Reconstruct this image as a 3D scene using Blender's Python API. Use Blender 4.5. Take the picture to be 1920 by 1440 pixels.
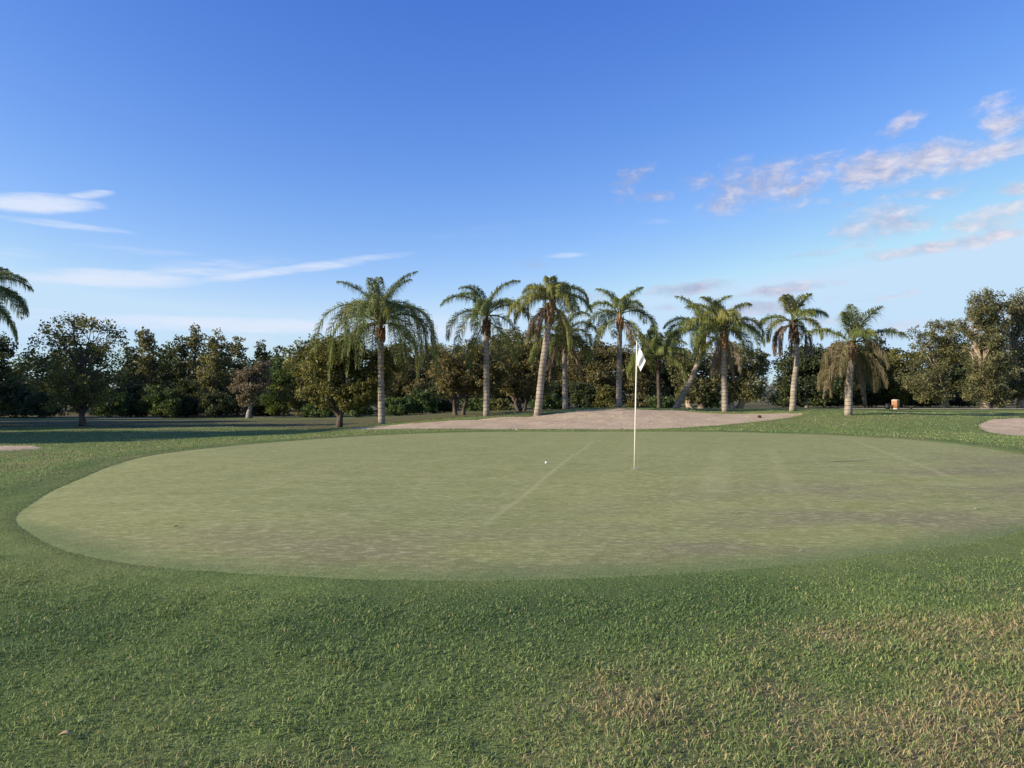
import bpy, math
import numpy as np
from mathutils import Vector

for o in list(bpy.data.objects):
    bpy.data.objects.remove(o)
SC = bpy.context.scene
COL = SC.collection
RNG = np.random.default_rng(11)
R = math.radians

# ------------------------------------------------------------------ camera
F = 1400.0 / 1920.0            # focal length over picture width
EYE = 1.6
cam_d = bpy.data.cameras.new('camera')
cam_d.sensor_width = 36.0
cam_d.lens = 36.0 * F
cam_d.clip_start = 0.05
cam_d.clip_end = 3000.0
cam = bpy.data.objects.new('camera', cam_d)
COL.objects.link(cam)
cam.location = (0, 0, EYE)
cam.rotation_euler = (R(90.82), 0, 0)
SC.camera = cam

# ------------------------------------------------------------------ light
SUN_EL = R(23.0)
SUN_DIR = Vector((-0.955 * math.cos(SUN_EL), -0.297 * math.cos(SUN_EL), math.sin(SUN_EL)))   # towards the sun
sun_d = bpy.data.lights.new('sun', 'SUN')
sun_d.energy = 5.0
sun_d.angle = R(0.8)
sun_d.color = (1.0, 0.86, 0.68)
sun = bpy.data.objects.new('sun', sun_d)
COL.objects.link(sun)
sun.rotation_euler = SUN_DIR.to_track_quat('Z', 'Y').to_euler()
sun.location = (-30, -10, 30)

SKY_STRENGTH = 0.1
EXPOSURE = 0.55
SC.view_settings.view_transform = 'Standard'
SC.view_settings.look = 'None'
SC.view_settings.gamma = 1.0
SC.view_settings.exposure = EXPOSURE
SC.view_settings.use_curve_mapping = False
SC.cycles.max_bounces = 5
SC.cycles.diffuse_bounces = 2
SC.cycles.transparent_max_bounces = 4

world = bpy.data.worlds.new('World')
SC.world = world
world.use_nodes = True
world.cycles.sampling_method = 'MANUAL'
world.cycles.sample_map_resolution = 512


class NT:
    """short hand for building node trees"""
    def __init__(self, tree):
        self.t = tree
        self.t.nodes.clear()

    def n(self, kind, **kw):
        nd = self.t.nodes.new(kind)
        for k, v in kw.items():
            setattr(nd, k, v)
        return nd

    def link(self, a, b):
        self.t.links.new(a, b)

    def put(self, sock, v):
        if hasattr(v, 'is_linked') or isinstance(v, bpy.types.NodeSocket):
            self.link(v, sock)
        else:
            sock.default_value = v

    def math(self, op, a, b=None, c=None, clamp=False):
        nd = self.n('ShaderNodeMath', operation=op, use_clamp=clamp)
        self.put(nd.inputs[0], a)
        if b is not None:
            self.put(nd.inputs[1], b)
        if c is not None:
            self.put(nd.inputs[2], c)
        return nd.outputs[0]

    def mix(self, f, a, b, mode='MIX'):
        nd = self.n('ShaderNodeMix', data_type='RGBA', blend_type=mode)
        self.put(nd.inputs[0], f)
        for s, v in ((nd.inputs[6], a), (nd.inputs[7], b)):
            self.put(s, (*v, 1) if isinstance(v, tuple) and len(v) == 3 else v)
        return nd.outputs[2]

    def noise(self, vec, scale, detail=4, rough=0.55, dist=0.0):
        nd = self.n('ShaderNodeTexNoise')
        if vec is not None:
            self.link(vec, nd.inputs['Vector'])
        nd.inputs['Scale'].default_value = scale
        nd.inputs['Detail'].default_value = detail
        nd.inputs['Roughness'].default_value = rough
        nd.inputs['Distortion'].default_value = dist
        return nd.outputs['Fac']

    def step(self, v, lo, hi, a=0.0, b=1.0):
        nd = self.n('ShaderNodeMapRange', interpolation_type='SMOOTHSTEP')
        self.put(nd.inputs[0], v)
        nd.inputs[1].default_value = lo
        nd.inputs[2].default_value = hi
        nd.inputs[3].default_value = a
        nd.inputs[4].default_value = b
        return nd.outputs[0]

    def scale(self, vec, s, loc=(0, 0, 0)):
        nd = self.n('ShaderNodeMapping')
        self.link(vec, nd.inputs[0])
        nd.inputs['Location'].default_value = loc
        nd.inputs['Scale'].default_value = s
        return nd.outputs[0]

    def attr(self, name):
        nd = self.n('ShaderNodeAttribute', attribute_name=name)
        return nd


# ---- sky: daylight sky with the evening clouds, laid out by compass direction and height above the horizon
def azel(px, py):
    a = math.atan((px - 960) / 1400.0)
    return a, math.atan((740 - py) / 1400.0 * math.cos(a))


CUMULUS = [(1695, 232, 48, 17, 22, .8), (1890, 226, 55, 24, 14, 1), (1868, 192, 50, 16, 10, .6), (1715, 303, 130, 30, 8, 1.05),
           (1640, 318, 80, 36, 6, 1.1), (1850, 290, 130, 20, 9, 1.05), (1430, 338, 110, 34, 12, .85), (1385, 368, 80, 28, 18, .75),
           (1500, 350, 65, 20, 14, 1), (1540, 300, 52, 15, 8, .65), (1385, 312, 40, 20, 5, .65), (1310, 340, 48, 15, 15, .55),
           (1185, 325, 48, 17, 15, .62), (1168, 362, 26, 18, 0, .55), (1222, 370, 40, 11, 0, .65), (1780, 353, 55, 12, 8, .7),
           (1700, 362, 55, 10, 4, .6), (1910, 352, 40, 13, 0, .9), (1660, 415, 100, 32, 5, .9), (1870, 408, 100, 26, 8, .95),
           (1750, 464, 160, 12, 5, .95), (1850, 447, 80, 15, 9, 1), (1590, 380, 26, 8, 0, .55), (1490, 385, 60, 20, 5, .45),
           (1290, 540, 85, 13, 4, 1), (1470, 543, 105, 13, 5, .95), (1425, 578, 70, 14, 0, .9), (1600, 556, 55, 6, 4, .55),
           (1690, 615, 60, 16, 0, .55), (1000, 497, 26, 10, 0, .5), (1110, 556, 50, 12, 5, .5), (1720, 545, 34, 6, 0, .5),
 (1430, 610, 80, 16, 0, .6), (1560, 470, 120, 9, 4, .5), (1640, 560, 90, 6, 3, .55), (1240, 575, 60, 8, 2, .55), (1560, 600, 120, 9, 0, .5)]
CIRRUS = [(70, 380, 130, 20, 5, 1.15), (165, 364, 52, 9, 12, .8), (175, 386, 30, 5, 0, .6), (110, 420, 165, 8, -1, .6),
          (220, 522, 200, 20, 3, .95), (330, 512, 260, 24, 9, .5), (545, 505, 270, 11, 10, .75), (20, 474, 80, 16, 4, .4),
          (300, 478, 220, 16, -4, .25), (470, 610, 360, 17, 0, .95), (790, 618, 260, 30, 0, .62), (1060, 478, 50, 6, 2, .5),
          (470, 640, 60, 24, 0, .4), (930, 430, 170, 20, 8, .14), (1230, 415, 45, 8, 0, .25), (90, 600, 120, 40, 0, .35)]

w = NT(world.node_tree)
tc = w.n('ShaderNodeTexCoord')
sep = w.n('ShaderNodeSeparateXYZ')
w.link(tc.outputs['Generated'], sep.inputs[0])
az = w.math('ARCTAN2', sep.outputs[0], sep.outputs[1])
el = w.math('ARCSINE', w.math('MINIMUM', sep.outputs[2], 0.9999))
comb = w.n('ShaderNodeCombineXYZ')
w.link(az, comb.inputs[0])
w.link(el, comb.inputs[1])
comb.inputs[2].default_value = 1.0
P = comb.outputs[0]
warp = w.n('ShaderNodeTexNoise')
w.link(w.scale(P, (1, 2.0, 1)), warp.inputs['Vector'])
warp.inputs['Scale'].default_value = 22
warp.inputs['Detail'].default_value = 5
wv = w.n('ShaderNodeVectorMath', operation='MULTIPLY_ADD')
w.link(warp.outputs['Color'], wv.inputs[0])
wv.inputs[1].default_value = (0.035, 0.014, 0)
wv.inputs[2].default_value = (-0.0175, -0.007, 0)
wa = w.n('ShaderNodeVectorMath', operation='ADD')
w.link(P, wa.inputs[0])
w.link(wv.outputs[0], wa.inputs[1])
PW = wa.outputs[0]


def cloud_mask(items, vec, grow):
    acc = None
    for px, py, hw, hh, rot, wt in items:
        a, e = azel(px, py)
        c = math.cos(a)
        sa, sb = hw / 1400.0 * c * c * grow, hh / 1400.0 * c * grow
        cr, sr = math.cos(R(rot)), math.sin(R(rot))
        uv = []
        for vx, vy, sz in ((cr, sr, sa), (-sr, cr, sb)):
            dt = w.n('ShaderNodeVectorMath', operation='DOT_PRODUCT')
            w.link(vec, dt.inputs[0])
            dt.inputs[1].default_value = (vx / sz, vy / sz, -(a * vx + e * vy) / sz)
            uv.append(dt.outputs['Value'])
        r2 = w.math('MULTIPLY_ADD', uv[0], uv[0], w.math('MULTIPLY', uv[1], uv[1]))
        v = w.math('MULTIPLY_ADD', r2, -wt, wt)
        acc = w.math('MAXIMUM', 0.0 if acc is None else acc, v)
    return acc


cum = cloud_mask(CUMULUS, PW, 1.3)
cir = cloud_mask(CIRRUS, P, 1.1)
# beyond the sides of the view the same kind of scattered cloud goes on
side = w.step(w.math('ABSOLUTE', az), 0.66, 0.85)
low = w.math('MULTIPLY', w.step(el, 0.02, 0.1), w.step(el, 0.32, 0.6, 1.0, 0.0))
wild = w.step(w.noise(w.scale(P, (1, 2.6, 1)), 3.2, 3), 0.53, 0.75)
cum = w.math('MAXIMUM', cum, w.math('MULTIPLY', w.math('MULTIPLY', side, low), wild))
puff = w.noise(w.scale(PW, (1, 1.9, 1)), 34, 8, 0.66)
fine = w.noise(w.scale(P, (1, 7.0, 1)), 16, 6, 0.6, 0.3)
gate = w.math('MULTIPLY', cum, 5.0, clamp=True)
d1 = w.math('ADD', cum, w.math('MULTIPLY', w.math('SUBTRACT', puff, 0.52), w.math('MULTIPLY', gate, 2.1)))
dcum = w.math('MULTIPLY', w.step(d1, 0.08, 1.2), 0.84)
gate2 = w.math('MULTIPLY', cir, 4.0, clamp=True)
d2 = w.math('ADD', cir, w.math('MULTIPLY', w.math('SUBTRACT', fine, 0.5), w.math('MULTIPLY', gate2, 1.25)))
dcir = w.math('MULTIPLY', w.step(d2, 0.05, 1.05), 0.85)
sky = w.n('ShaderNodeTexSky', sky_type='NISHITA')
sky.sun_disc = False
sky.sun_elevation = SUN_EL
sky.sun_rotation = math.atan2(SUN_DIR.x, SUN_DIR.y)
sky.air_density = 1.0
sky.dust_density = 0.6
sky.ozone_density = 2.2
sky.altitude = 0
skycol = sky.outputs[0]
# the camera's rendering of the blue: deeper overhead, paler low down
sx = w.n('ShaderNodeSeparateColor')
w.link(skycol, sx.inputs[0])
cx_ = w.n('ShaderNodeCombineColor')
for k, (amp, pw_) in enumerate(((4.75, 1.77), (2.51, 1.39), (1.70, 0.736))):
    v_ = w.math('POWER', w.math('MULTIPLY', sx.outputs[k], 0.1), pw_)
    w.link(w.math('MINIMUM', w.math('MULTIPLY', v_, amp * 10 / 2 ** EXPOSURE), (3.85, 5.2, 6.6)[k]), cx_.inputs[k])
skycol = cx_.outputs[0]
# bright rim towards the sun, lavender body
rim = w.math('SUBTRACT', puff, w.noise(w.scale(PW, (1, 1.9, 1), (0.010, -0.014, 0)), 34, 5, 0.6))
lit = w.math('ADD', w.math('MULTIPLY', rim, 2.2), w.step(az, 0.12, 0.62, 0.05, 0.62), clamp=True)
cumcol = w.mix(lit, (2.75, 2.95, 4.2), (5.6, 5.2, 5.65))
skycol = w.mix(dcir, skycol, (5.2, 5.7, 6.7))
skycol = w.mix(dcum, skycol, cumcol)
bg = w.n('ShaderNodeBackground')
bg.inputs['Strength'].default_value = SKY_STRENGTH
w.link(skycol, bg.inputs['Color'])
wo = w.n('ShaderNodeOutputWorld')
w.link(bg.outputs[0], wo.inputs['Surface'])


# ------------------------------------------------------------------ helpers
def at(px, py, d):
    """a spot d metres away, from where it stands in the view"""
    return np.array([(px - 960) / 1400.0 * d, d, EYE - (py - 740) / 1400.0 * d])


def tag(o, label=None, cat=None, group=None, kind=None):
    if label:
        o['label'] = label
    if cat:
        o['category'] = cat
    if group:
        o['group'] = group
    if kind:
        o['kind'] = kind
    return o


def empty(name, loc=(0, 0, 0), rz=0.0):
    o = bpy.data.objects.new(name, None)
    COL.objects.link(o)
    o.location = tuple(loc)
    o.rotation_euler = (0, 0, rz)
    o.empty_display_size = 0.3
    return o


def mesh_np(name, V, loops, starts, totals, mat, parent=None, cols=None, smooth=False, matidx=None, loc=(0, 0, 0)):
    me = bpy.data.meshes.new(name)
    V = np.ascontiguousarray(V, dtype=np.float32)
    loops = np.ascontiguousarray(loops, dtype=np.int32)
    me.vertices.add(len(V))
    me.vertices.foreach_set('co', V.ravel())
    me.loops.add(len(loops))
    me.loops.foreach_set('vertex_index', loops)
    me.polygons.add(len(starts))
    me.polygons.foreach_set('loop_start', np.ascontiguousarray(starts, dtype=np.int32))
    try:
        me.polygons.foreach_set('loop_total', np.ascontiguousarray(totals, dtype=np.int32))
    except Exception:
        pass
    if smooth:
        me.polygons.foreach_set('use_smooth', np.ones(len(starts), dtype=bool))
    if matidx is not None:
        me.polygons.foreach_set('material_index', np.ascontiguousarray(matidx, dtype=np.int32))
    if cols is not None:
        for nm, arr in cols.items():
            arr = np.asarray(arr, dtype=np.float32)
            if arr.ndim == 1:
                a = me.attributes.new(nm, 'FLOAT', 'POINT')
                a.data.foreach_set('value', arr)
            else:
                a = me.attributes.new(nm, 'FLOAT_COLOR', 'POINT')
                full = np.ones((len(arr), 4), dtype=np.float32)
                full[:, :3] = arr
                a.data.foreach_set('color', full.ravel())
    me.update(calc_edges=True)
    me.validate()
    for m in (mat if isinstance(mat, (list, tuple)) else [mat]):
        me.materials.append(m)
    o = bpy.data.objects.new(name, me)
    COL.objects.link(o)
    o.location = tuple(loc)
    if parent is not None:
        o.parent = parent
    return o


class MB:
    """collects polygons for one mesh object"""
    def __init__(self):
        self.v, self.f, self.mi = [], [], []

    def add(self, verts, faces, mi=0):
        b = len(self.v)
        self.v.extend([tuple(x) for x in verts])
        for f in faces:
            self.f.append([i + b for i in f])
            self.mi.append(mi)
        return b

    def tube(self, path, radii, seg=8, mi=0, cap=True, wob=0.0):
        path = [np.asarray(p, float) for p in path]
        n = len(path)
        rings = []
        ref = np.array([0.31, 0.95, 0.05])
        for i in range(n):
            t = path[min(i + 1, n - 1)] - path[max(i - 1, 0)]
            t = t / (np.linalg.norm(t) + 1e-9)
            a = np.cross(t, ref)
            if np.linalg.norm(a) < 0.1:
                a = np.cross(t, [1, 0, 0])
            a /= np.linalg.norm(a)
            b = np.cross(t, a)
            for k in range(seg):
                th = 2 * math.pi * k / seg
                rr = radii[i] * (1 + wob * math.sin(3 * th + i * 0.7))
                rings.append(path[i] + rr * (math.cos(th) * a + math.sin(th) * b))
        fs = []
        for i in range(n - 1):
            for k in range(seg):
                k2 = (k + 1) % seg
                fs.append([i * seg + k, i * seg + k2, (i + 1) * seg + k2, (i + 1) * seg + k])
        if cap:
            fs.append(list(range(seg))[::-1])
            fs.append([(n - 1) * seg + k for k in range(seg)])
        self.add(rings, fs, mi)

    def box(self, c, s, rz=0.0, mi=0, bev=0.0):
        c = np.asarray(c, float)
        hx, hy, hz = s[0] / 2, s[1] / 2, s[2] / 2
        b = min(bev, hx * .9, hy * .9)
        if b > 0:
            ring = [(hx, -hy + b), (hx, hy - b), (hx - b, hy), (-hx + b, hy), (-hx, hy - b), (-hx, -hy + b), (-hx + b, -hy), (hx - b, -hy)]
        else:
            ring = [(hx, -hy), (hx, hy), (-hx, hy), (-hx, -hy)]
        n = len(ring)
        ca, sa = math.cos(rz), math.sin(rz)
        zs = [(-hz, 1.0), (hz - b, 1.0), (hz, 1.0 - (b / max(hx, hy)))] if b > 0 else [(-hz, 1.0), (hz, 1.0)]
        vs = []
        for z, k in zs:
            for x, y in ring:
                x, y = x * k, y * k
                vs.append((c[0] + x * ca - y * sa, c[1] + x * sa + y * ca, c[2] + z))
        fs = []
        for j in range(len(zs) - 1):
            for k in range(n):
                fs.append([j * n + k, j * n + (k + 1) % n, (j + 1) * n + (k + 1) % n, (j + 1) * n + k])
        fs.append(list(range(n))[::-1])
        fs.append([(len(zs) - 1) * n + k for k in range(n)])
        self.add(vs, fs, mi)

    def build(self, name, mat, parent=None, smooth=False, loc=(0, 0, 0)):
        loops = np.fromiter((i for f in self.f for i in f), dtype=np.int32)
        tot = np.array([len(f) for f in self.f], dtype=np.int32)
        st = np.concatenate([[0], np.cumsum(tot)[:-1]])
        return mesh_np(name, np.array(self.v), loops, st, tot, mat, parent, smooth=smooth, matidx=self.mi, loc=loc)


def lattice_noise(seed):
    g = np.random.default_rng(seed).random((256, 256))

    def f(x, y):
        x = np.asarray(x, float)
        y = np.asarray(y, float)
        xi, yi = np.floor(x).astype(int), np.floor(y).astype(int)
        fx, fy = x - xi, y - yi
        fx, fy = fx * fx * (3 - 2 * fx), fy * fy * (3 - 2 * fy)
        a, b = g[xi & 255, yi & 255], g[(xi + 1) & 255, yi & 255]
        c, d = g[xi & 255, (yi + 1) & 255], g[(xi + 1) & 255, (yi + 1) & 255]
        return (a * (1 - fx) + b * fx) * (1 - fy) + (c * (1 - fx) + d * fx) * fy
    return f


LN = lattice_noise(5)


def fbm(x, y, octs=4):
    s, a, t = 0.0, 0.5, 0.0
    x, y = np.asarray(x, float) + 37.3, np.asarray(y, float) + 11.7
    for k in range(octs):
        s = s + a * LN(x * 2 ** k + 17 * k, y * 2 ** k + 31 * k)
        t += a
        a *= 0.5
    return s / t


def sstep(v, lo, hi):
    t = np.clip((v - lo) / (hi - lo), 0, 1)
    return t * t * (3 - 2 * t)


# ------------------------------------------------------------------ materials
def new_mat(name):
    m = bpy.data.materials.new(name)
    m.use_nodes = True
    return m, NT(m.node_tree)


def finish(t, shader):
    o = t.n('ShaderNodeOutputMaterial')
    t.link(shader, o.inputs['Surface'])


def principled(t, col, rough=0.8, spec=0.25, normal=None, sheen=0.0):
    p = t.n('ShaderNodeBsdfPrincipled')
    t.put(p.inputs['Base Color'], (*col, 1) if isinstance(col, tuple) and len(col) == 3 else col)
    t.put(p.inputs['Roughness'], rough)
    p.inputs['Specular IOR Level'].default_value = spec
    if sheen:
        p.inputs['Sheen Weight'].default_value = sheen
    if normal is not None:
        t.link(normal, p.inputs['Normal'])
    return p.outputs[0]


def bump(t, h, strength, dist=0.01):
    b = t.n('ShaderNodeBump')
    b.inputs['Strength'].default_value = strength
    b.inputs['Distance'].default_value = dist
    t.link(h, b.inputs['Height'])
    return b.outputs[0]


def objco(t):
    return t.n('ShaderNodeTexCoord').outputs['Object']


def mat_leaf(name, dark, mid, light, trans=0.38):
    """foliage: per clump and per leaf colour from the 'tint' attribute, some light passes through"""
    m, t = new_mat(name)
    a = t.attr('tint').outputs['Fac']
    r = t.n('ShaderNodeValToRGB')
    e = r.color_ramp.elements
    e[0].position, e[0].color = 0.0, (*dark, 1)
    e[1].position, e[1].color = 1.0, (*light, 1)
    k = e.new(0.5)
    k.color = (*mid, 1)
    t.link(a, r.inputs[0])
    p = principled(t, r.outputs[0], 0.55, 0.3)
    tr = t.n('ShaderNodeBsdfTranslucent')
    t.link(t.mix(1.0, r.outputs[0], (1.1, 1.05, 0.6), 'MULTIPLY'), tr.inputs['Color'])
    mx = t.n('ShaderNodeMixShader')
    mx.inputs[0].default_value = trans
    t.link(p, mx.inputs[1])
    t.link(tr.outputs[0], mx.inputs[2])
    finish(t, mx.outputs[0])
    return m


def mat_bark(name, c1, c2, scale=6.0, ring=0.0):
    m, t = new_mat(name)
    co = objco(t)
    n1 = t.noise(t.scale(co, (3, 3, 0.8)), scale, 6, 0.65)
    n2 = t.noise(co, 1.3, 3)
    col = t.mix(t.step(n1, 0.3, 0.7), c1, c2)
    col = t.mix(t.step(n2, 0.35, 0.7), col, tuple(x * 0.62 for x in c1))
    h = n1
    if ring:
        z = t.n('ShaderNodeSeparateXYZ')
        t.link(co, z.inputs[0])
        zz = t.math('ADD', z.outputs[2], t.math('MULTIPLY', n2, 0.10))
        wv_ = t.math('FRACT', t.math('MULTIPLY', zz, ring))
        line = t.step(t.math('ABSOLUTE', t.math('SUBTRACT', wv_, 0.5)), 0.0, 0.17, 1.0, 0.0)
        col = t.mix(t.math('MULTIPLY', line, 0.6), col, tuple(x * 0.36 for x in c1))
        h = t.math('SUBTRACT', n1, line)
    finish(t, principled(t, col, 0.9, 0.15, bump(t, h, 0.6, 0.03)))
    return m


def mat_plain(name, col, rough=0.6, var=0.12, scale=8.0, spec=0.3):
    m, t = new_mat(name)
    n = t.noise(objco(t), scale, 4)
    c = t.mix(t.step(n, 0.3, 0.75), tuple(x * (1 - var) for x in col), tuple(min(1, x * (1 + var)) for x in col))
    finish(t, principled(t, c, rough, spec, bump(t, n, 0.15, 0.01)))
    return m


def mat_ground():
    m, t = new_mat('turf_and_soil')
    co = objco(t)
    dry = t.attr('dry').outputs['Fac']
    lit_ = t.attr('litter').outputs['Fac']
    lush = t.attr('lush').outputs['Fac']
    n_big = t.noise(co, 0.35, 4)
    n_mid = t.noise(co, 2.2, 5, 0.6)
    n_fin = t.noise(co, 40, 4, 0.7)
    n_tuft = t.noise(co, 14, 5, 0.7)
    base = t.mix(t.step(n_mid, 0.3, 0.7), (0.105, 0.155, 0.045), (0.152, 0.205, 0.064))
    base = t.mix(t.math('MULTIPLY', t.step(n_big, 0.42, 0.66), 0.55), base, (0.185, 0.185, 0.075))
    base = t.mix(lush, base, (0.075, 0.115, 0.040))
    base = t.mix(dry, base, t.mix(t.step(n_mid, 0.35, 0.65), (0.17, 0.145, 0.070), (0.25, 0.215, 0.108)))
    base = t.mix(lit_, base, t.mix(t.step(n_tuft, 0.3, 0.7), (0.070, 0.055, 0.032), (0.135, 0.105, 0.058)))
    base = t.mix(t.math('MULTIPLY', t.step(n_tuft, 0.45, 0.75), 0.3), base, t.mix(1.0, base, (0.45, 0.5, 0.4), 'MULTIPLY'))
    base = t.mix(t.math('MULTIPLY', t.step(n_fin, 0.5, 0.75), 0.35), base, t.mix(1.0, base, (1.6, 1.55, 1.4), 'MULTIPLY'))
    h = t.math('ADD', n_tuft, t.math('MULTIPLY', n_fin, 0.5))
    finish(t, principled(t, base, 0.95, 0.08, bump(t, h, 0.7, 0.03)))
    return m


def mat_green():
    m, t = new_mat('putting_turf')
    co = objco(t)
    n_big = t.noise(t.scale(co, (0.5, 1.0, 1)), 0.55, 5, 0.6)
    n_mid = t.noise(t.scale(co, (0.6, 1.5, 1)), 1.6, 5, 0.62, 0.5)
    n_fin = t.noise(co, 60, 4, 0.7)
    n_fl = t.noise(t.scale(co, (1.0, 2.2, 1)), 7.0, 4, 0.6)
    base = t.mix(t.step(n_mid, 0.32, 0.68), (0.238, 0.252, 0.086), (0.298, 0.31, 0.114))
    # faint mowing bands
    sb = t.n('ShaderNodeSeparateXYZ')
    t.link(co, sb.inputs[0])
    ph = t.math('ADD', t.math('MULTIPLY', sb.outputs[0], 5.2), t.math('MULTIPLY', sb.outputs[1], -1.1))
    bandm = t.step(t.math('SINE', ph), -0.4, 0.4)
    base = t.mix(t.math('MULTIPLY', bandm, 0.16), base, (0.33, 0.335, 0.15))
    # thin worn turf shows brown towards the near side and right of the green
    sp = t.n('ShaderNodeSeparateXYZ')
    t.link(co, sp.inputs[0])
    x, y = sp.outputs[0], sp.outputs[1]
    near = t.step(t.math('SUBTRACT', y, t.math('MULTIPLY', t.math('MAXIMUM', x, 0.0), 0.85)), 5.4, 9.2, 1.0, 0.0)
    worn = t.math('MULTIPLY', near, t.step(n_big, 0.40, 0.58))
    base = t.mix(t.math('MULTIPLY', worn, 0.75), base, (0.205, 0.172, 0.110))
    base = t.mix(t.math('MULTIPLY', t.step(n_big, 0.55, 0.72), 0.35), base, (0.30, 0.29, 0.145))
    n_f2 = t.noise(t.scale(co, (0.8, 2.6, 1)), 17.0, 3, 0.6)
    base = t.mix(t.math('MULTIPLY', t.step(n_f2, 0.52, 0.68), 0.6), base, (0.42, 0.415, 0.20))
    base = t.mix(t.math('MULTIPLY', t.step(n_f2, 0.32, 0.48, 1, 0), 0.5), base, (0.150, 0.172, 0.060))
    base = t.mix(t.math('MULTIPLY', t.step(n_fl, 0.52, 0.66), 0.7), base, (0.40, 0.395, 0.19))
    base = t.mix(t.math('MULTIPLY', t.step(n_fl, 0.30, 0.46, 1, 0), 0.45), base, (0.150, 0.168, 0.066))

    def track(x0, y0, x1, y1, wdt, amt, b):
        L = math.hypot(x1 - x0, y1 - y0)
        nx, ny = (y1 - y0) / L, -(x1 - x0) / L
        dd = t.math('ADD', t.math('MULTIPLY', x, nx), t.math('MULTIPLY', y, ny))
        dd = t.math('SUBTRACT', dd, x0 * nx + y0 * ny)
        dd = t.math('ABSOLUTE', t.math('ADD', dd, t.math('MULTIPLY', t.math('SUBTRACT', n_big, 0.5), 0.08)))
        s = t.math('ADD', t.math('MULTIPLY', x, (x1 - x0) / L), t.math('MULTIPLY', y, (y1 - y0) / L))
        s0 = x0 * (x1 - x0) / L + y0 * (y1 - y0) / L
        along = t.math('MULTIPLY', t.step(s, s0 - .6, s0 + .8), t.step(s, s0 + L - 1, s0 + L + 2, 1, 0))
        f = t.math('MULTIPLY', t.math('MULTIPLY', t.step(dd, wdt * .3, wdt, 1, 0), along), amt)
        return t.mix(f, b, (0.44, 0.43, 0.215))
    base = track(-0.25, 7.6, 1.95, 18.6, 0.05, 0.34, base)       # lines pressed by a mower's wheels
    vo = t.n('ShaderNodeTexVoronoi', feature='F1')
    t.link(co, vo.inputs['Vector'])
    vo.inputs['Scale'].default_value = 1.5
    base = t.mix(t.math('MULTIPLY', t.step(vo.outputs['Distance'], 0.022, 0.050, 1, 0), 0.55), base, (0.11, 0.115, 0.05))   # old pitch marks
    base = track(2.6, 9.6, 4.6, 16.5, 0.30, 0.22, base)
    base = track(3.6, 9.6, 5.7, 16.5, 0.16, 0.16, base)
    base = track(6.6, 11.2, 8.8, 19.0, 0.10, 0.30, base)
    base = t.mix(t.math('MULTIPLY', t.step(n_fin, 0.40, 0.62, 1, 0), 0.45), base, t.mix(1.0, base, (0.62, 0.66, 0.58), 'MULTIPLY'))
    base = t.mix(t.math('MULTIPLY', t.attr('rim').outputs['Fac'], 0.85), base, t.mix(t.step(n_fin, 0.4, 0.62), (0.095, 0.14, 0.046), (0.165, 0.215, 0.08)))
    h = t.math('ADD', t.math('MULTIPLY', n_fin, 0.5), n_fl)
    finish(t, principled(t, base, 0.9, 0.15, bump(t, h, 0.35, 0.012)))
    return m


def mat_sand(name, c1, c2):
    m, t = new_mat(name)
    co = objco(t)
    n1 = t.noise(co, 1.1, 5, 0.6)
    n2 = t.noise(co, 30, 4, 0.7)
    n3 = t.noise(t.scale(co, (1, 1.6, 1)), 5.0, 4, 0.6)
    col = t.mix(t.step(n1, 0.3, 0.7), c1, c2)
    col = t.mix(t.math('MULTIPLY', t.step(n3, 0.52, 0.72), 0.35), col, tuple(x * 0.72 for x in c1))
    col = t.mix(t.math('MULTIPLY', t.step(n2, 0.5, 0.8), 0.25), col, tuple(x * 0.6 for x in c1))
    h = t.math('ADD', t.math('MULTIPLY', n3, 2.0), n2)
    finish(t, principled(t, col, 0.95, 0.1, bump(t, h, 0.7, 0.06)))
    return m


def mat_blade():
    m, t = new_mat('grass_blades')
    c = t.attr('tone').outputs['Color']
    p = principled(t, c, 0.6, 0.2)
    tr = t.n('ShaderNodeBsdfTranslucent')
    t.link(c, tr.inputs['Color'])
    mx = t.n('ShaderNodeMixShader')
    mx.inputs[0].default_value = 0.25
    t.link(p, mx.inputs[1])
    t.link(tr.outputs[0], mx.inputs[2])
    finish(t, mx.outputs[0])
    return m


M = {}
M['ground'] = mat_ground()
M['green'] = mat_green()
M['sand'] = mat_sand('bunker_sand', (0.44, 0.342, 0.228), (0.545, 0.435, 0.298))
M['pale_sand'] = mat_sand('pale_path_sand', (0.46, 0.40, 0.32), (0.56, 0.50, 0.42))
M['blade'] = mat_blade()
M['palm_trunk'] = mat_bark('palm_trunk_bark', (0.30, 0.255, 0.195), (0.42, 0.365, 0.285), 5, ring=5.5)
M['bark'] = mat_bark('grey_brown_bark', (0.085, 0.066, 0.05), (0.15, 0.12, 0.09))
M['pale_bark'] = mat_bark('pale_papery_bark', (0.34, 0.26, 0.185), (0.47, 0.385, 0.29), 4)
M['grey_bark'] = mat_bark('pale_grey_bark', (0.24, 0.215, 0.18), (0.36, 0.33, 0.28), 4)
M['boot'] = mat_bark('palm_leaf_base_fibre', (0.20, 0.115, 0.055), (0.36, 0.235, 0.12), 9)
M['dark_boot'] = mat_bark('dark_palm_leaf_base_fibre', (0.075, 0.05, 0.035), (0.16, 0.11, 0.07), 9)
M['rachis'] = mat_plain('palm_leaf_stalk', (0.12, 0.13, 0.05))
M['dry_rachis'] = mat_plain('dry_palm_leaf_stalk', (0.26, 0.20, 0.13))
M['frond'] = mat_leaf('palm_leaflets', (0.0628, 0.1008, 0.0341), (0.1423, 0.1899, 0.0546), (0.3243, 0.3198, 0.0887), 0.25)
M['frond_yellow'] = mat_leaf('yellowish_palm_leaflets', (0.084, 0.1142, 0.0294), (0.1932, 0.215, 0.0529), (0.3696, 0.3276, 0.1103), 0.25)
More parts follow.
